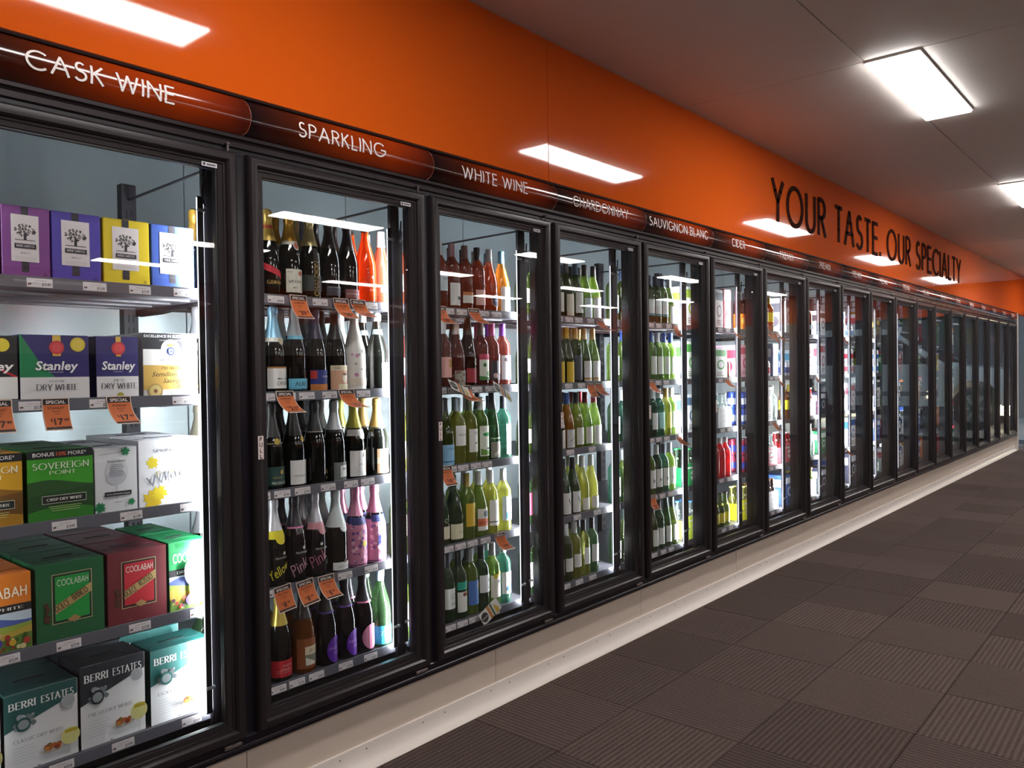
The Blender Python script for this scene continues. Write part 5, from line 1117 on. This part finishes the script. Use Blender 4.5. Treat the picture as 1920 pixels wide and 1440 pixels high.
DR = {6: [
  [('C', .15, .2, .26, W1, '#9ab83a', 'white and leaf green carton'), ('C', .38, .16, .25, '#b8bcc0', '#5a6068', 'grey carton'), ('C', .535, .12, .27, '#e6e6e8', '#8a98a4', 'white carton with grey print'), ('C', .66, .115, .28, '#c01c3a', '#e8b8c0', 'tall crimson carton')],
  [('C', .15, .2, .25, '#dfe6dc', '#4a9a3c', 'white and green apple carton'), ('C', .37, .16, .22, '#dcdcd8', '#a83a2a', 'white carton with rust band'), ('C', .55, .2, .215, '#e4e8e2', '#4a9a4a', 'white carton with green oval'), ('K', .70, 1, 1, '#5a1a1c', '#8a2a2a', 'dark red cans')],
  [('C', .15, .2, .25, '#e2e6ea', '#4a6a8a', 'white and slate carton'), ('P', .36, 'clear', '#dfe3e4', '#4a7ac0', 'clear bottles in a white carrier, left pack'), ('P', .60, 'clear', '#dfe3e4', '#c8ccd0', 'clear bottles in a white carrier, right pack')],
  [('P', .14, 'deep', '#1f8a4a', '#2a8a4a', 'green bottles in a green carrier'), ('S', .3, grb), ('S', .4, grb), ('S', .50, redb), ('S', .59, redb), ('S', .68, redb)],
  [('P', .15, 'clear', '#b8cc4a', '#3a7ac0', 'blue capped bottles in a lime carrier'), ('S', .33, yel2), ('S', .42, yel2), ('S', .51, yel2), ('S', .59, yel2), ('S', .67, yel2)]],
 7: [
  [('S', .12, orb), ('S', .22, orb), ('S', .32, orb), ('S', .45, yel), ('S', .55, yel), ('S', .65, yel)],
  [('C', .16, .2, .24, '#d8a0b0', '#b02c44', 'pink and white carton'), ('K', .36, 2, 2, '#c02a3a', '#e0e0e2', 'red and white cans'), ('K', .56, 2, 1, '#d8dade', '#c03040', 'white cans with red band'), ('C', .70, .1, .26, '#4a5a8a', '#c8cce0', 'blue patterned carton')],
  [('K', .16, 2, 2, '#1f3a8a', '#c0c8d8', 'blue cans'), ('C', .36, .16, .22, W1, '#8a8e94', 'white carton'), ('C', .57, .13, .27, '#ececec', '#c8ccd0', 'tall bright white carton'), ('S', .70, grb)],
  [('K', .16, 2, 2, '#7a2038', '#2a3a8a', 'red and blue cans'), ('P', .38, 'red', '#e0c8c0', '#d8d8d8', 'red bottles in a cream carrier'), ('P', .61, 'clear', '#c8545a', '#e0e0e0', 'clear bottles in a rose carrier')],
  [('P', .16, 'yellow', '#dcd81c', '#e4e08a', 'yellow bottles in a yellow carrier'), ('P', .38, 'amber', '#d0d0d4', '#b08a3a', 'amber bottles in a grey carrier'), ('P', .62, 'brown', '#e6e6e6', '#b8863c', 'brown bottles in a white carrier')]],
 8: [
  [('C', .18, .13, .29, '#c9ccd2', '#5a5e6a', 'tall grey printed carton'), ('S', .34, dkb), ('S', .46, dkb), ('S', .57, dkb), ('S', .67, dkb)],
  [('K', .17, 2, 1, '#c8ccd4', '#3a4a8a', 'silver and blue cans'), ('C', .4, .18, .22, '#cfe2ea', '#4aa0c8', 'pale blue carton'), ('C', .63, .17, .27, '#e4ecf0', '#b03c4a', 'white carton with red disc')],
  [('S', .14, yel), ('S', .25, yel), ('P', .42, 'red', '#e8e4e4', '#d0d0d0', 'red bottles in a white carrier'), ('P', .65, 'red', '#d8788c', '#d0d0d0', 'red bottles in a pink carrier')],
  [('P', .16, 'red', '#b8525a', '#d8d8d8', 'red bottles in a rose carrier'), ('C', .38, .14, .2, '#2a4a8a', W1, 'navy carton'), ('S', .52, grb), ('S', .61, grb), ('S', .70, grb)],
  [('C', .17, .18, .24, '#3a5a9a', '#e0e4ec', 'blue and white carton'), ('P', .42, 'deep', '#3a8a3a', '#d8b03a', 'green bottles in a green carrier'), ('P', .65, 'green', '#c8d8b8', '#d06a3a', 'green bottles in a pale carrier')]],
}
pal = [(W1, '#26262c'), (W1, '#2a5aa0'), ('#c9ccd2', '#a83040'), ('#26283a', '#c8ccd8'), ('#b83040', '#e8d8d8'), ('#d0b02a', '#3a3a2a'), ('#2a7a4a', '#e0e8e0'), ('#c06a2c', '#f0e0c8'), ('#3a5aa8', '#dfe4ee'), ('#1a1a1e', '#c8a84a')]
names = {W1: 'white', '#c9ccd2': 'silver grey', '#26283a': 'navy black', '#b83040': 'crimson', '#d0b02a': 'mustard', '#2a7a4a': 'green', '#c06a2c': 'copper', '#3a5aa8': 'blue', '#1a1a1e': 'black'}
for k in range(9, NB+1):
    rn = random.Random(k*31); DR[k] = []
    for l in range(5):
        row = []
        for dx in (.15, .37, .52, .67):
            c, a = rn.choice(pal[:4] if k in (9, 10) and rn.random() < .75 else pal); q = rn.random()
            if dx in (.15, .67) and q < .5: row.append(('C', dx, .14, rn.choice((.22, .26, .28)), c, a, names[c]+' printed carton'))
            elif q < .62: row.append(('C', dx, .13, rn.choice((.2, .24)), c, a, names[c]+' small carton'))
            elif q < .84: row.append(('K', dx, 2, rn.choice((1, 2)), c, a, names[c]+' drink cans'))
            else: row.append(('S', dx, rn.choice((dkb, grb, yel, redb, pkb))))
        DR[k].append(row)
for k in DR:
    for l, row in enumerate(DR[k]):
        for i, it in enumerate(row):
            if it[0] == 'C': carton(k, l, i, it[1], it[2], it[3], it[4], it[5], it[6])
            elif it[0] == 'K': cans(k, l, i, *it[1:])
            elif it[0] == 'P': pack(k, l, i, *it[1:])
            elif it[0] == 'S': single(k, l, i, it[1], it[2], 1)

# ================================================================== OUTSIDE: PARKED CAR
cw = M('#dfe3e4', .2, 0, .5, 0, .5); tyre = M('#141416', .8); dg = M('#14181c', .05, 0, .6)
car = thing('car', 'white four wheel drive parked outside the shop front windows', 'car', (20.5, -3.45, -.04)); car.scale = (1.35, 1.35, 1.35)
def cy(poly): return [(a, z) for a, z in poly]
# profile along y (front of the car towards +y), extruded across x
bodyp = [(-2.35, .45), (-2.38, .95), (-2.2, 1.08), (1.0, 1.12), (2.05, 1.02), (2.3, .85), (2.32, .48), (1.85, .42), (1.82, .62), (1.68, .80), (1.45, .86), (1.22, .80), (1.08, .62), (1.05, .40), (-.95, .40), (-.98, .62), (-1.12, .80), (-1.35, .86), (-1.58, .80), (-1.72, .62), (-1.75, .42)]
MB().prism(bodyp, 0, 1.85, cw, 'x').obj('body', car, fix=True)
MB().prism([(-2.2, 1.08), (-2.0, 1.72), (-1.85, 1.80), (-.1, 1.80), (.15, 1.74), (1.0, 1.12)], .1, 1.75, cw, 'x').obj('cabin', car, fix=True)
for x0 in (.085, 1.755):
    for a, b, c, d in ((-1.98, -1.1, -1.86, -1.1), (-1.02, -.1, -1.02, -.12), (-.02, .8, -.02, .16)):
        MB().prism([(a, 1.14), (b, 1.14), (d, 1.68), (c, 1.68)], x0, x0+.012, dg, 'x').obj('side_window', car, fix=True)
MB().prism([(.93, 1.16), (.95, 1.17), (.2, 1.72), (.16, 1.70)], .25, 1.6, dg, 'x').obj('windscreen', car, fix=True)
MB().cbox(-.015, .02, -.9, .9, .58, .66, .01, M('#8a8c90', .4)).obj('side_moulding', car, fix=True)
for x0 in (.06, 1.6):
    for y in (1.45, -1.35):
        wh = MB()
        for (r0, xa, xb, mt) in ((.37, 0, .2, tyre), (.25, -.012, 0.0, M('#8d9094', .3, .8)), (.07, -.02, -.012, M('#3a3a3e', .4))):
            n = 28; vs = [(xx, r0*math.cos(2*PI*i/n), r0*math.sin(2*PI*i/n)) for xx in (xa, xb) for i in range(n)]
            fs = [(i, (i+1) % n, n+(i+1) % n, n+i) for i in range(n)]+[tuple(range(n))[::-1], tuple(range(n, 2*n))]
            wh.add(vs, fs, mt)
        for q in range(6):
            a = q*PI/3; wh.add([(-.014, .07*math.cos(a-.3), .07*math.sin(a-.3)), (-.014, .24*math.cos(a-.12), .24*math.sin(a-.12)), (-.014, .24*math.cos(a+.12), .24*math.sin(a+.12)), (-.014, .07*math.cos(a+.3), .07*math.sin(a+.3))], [(0, 1, 2, 3)], M('#c4c6ca', .3, .8))
        wh.obj('wheel', car, fix=True, loc=(x0, y, .37))
HLM = emit('headlight', (1.0, .80, .52, 1), 70)
for x0 in (-.01, 1.55): MB().cbox(x0, x0+.3, 1.78, 2.15, .27, .43, .03, HLM).obj('headlight', car, fix=True)
MB().cbox(-.012, .01, .72, .84, .54, .66, .004, emit('side_marker', (1.0, .7, .4, 1), 14)).obj('side_marker', car, fix=True)
for x0 in (-.16, 1.83): MB().cbox(x0, x0+.18, .75, .9, 1.1, 1.28, .03, M('#2a2c30', .4)).obj('door_mirror', car, fix=True)
struct(MB().box(26, 26.3, -30, 30, -.1, 5.5, M('#4a4c50', .9, 0, .2, .1, scale=1)).obj('wall_backdrop'), 'dark backdrop wall added across the car park against the bright sky', 'wall')  # backdrop added to keep bright sky out of the far door reflections
struct(MB().box(X1R+.1, 18.2, -12, 8, 3.1, 3.25, M('#5a5a5c', .8)).obj('trim_2'), 'unseen awning over the footpath, kept shallow so the sky lights the car', 'awning')  # unseen awning, depth trimmed so sky light still reaches the car

# ================================================================== SHOP FLOOR FITTINGS (seen in the door reflections)
for gi, (gx, gy) in enumerate(((1.5, -6.9), (5.4, -6.9), (9.3, -6.9), (1.5, -9.6), (5.4, -9.6), (9.3, -9.6))):
    t = thing('gondola_shelf', f'dark wooden gondola shelving, {ORD[gi % 3]} unit of the {"inner" if gi < 3 else "wall"} aisle row', 'shelf', (gx, gy, 0), 0, 'gondola shelving')
    wd = M('#3a2018', .5, 0, .4, .1)
    MB().cbox(0, 3.2, -.02, .02, 0, 1.7, .004, wd).obj('back_panel', t, fix=True)
    for x in (0, 3.16): MB().cbox(x, x+.04, -.35 if gi < 3 else -.3, .35, 0, 1.7, .004, wd).obj('side_panel', t, fix=True)
    for z in (.12, .5, .88, 1.26): MB().cbox(.04, 3.16, .02, .35, z, z+.03, .003, wd).obj('shelf', t, fix=True)
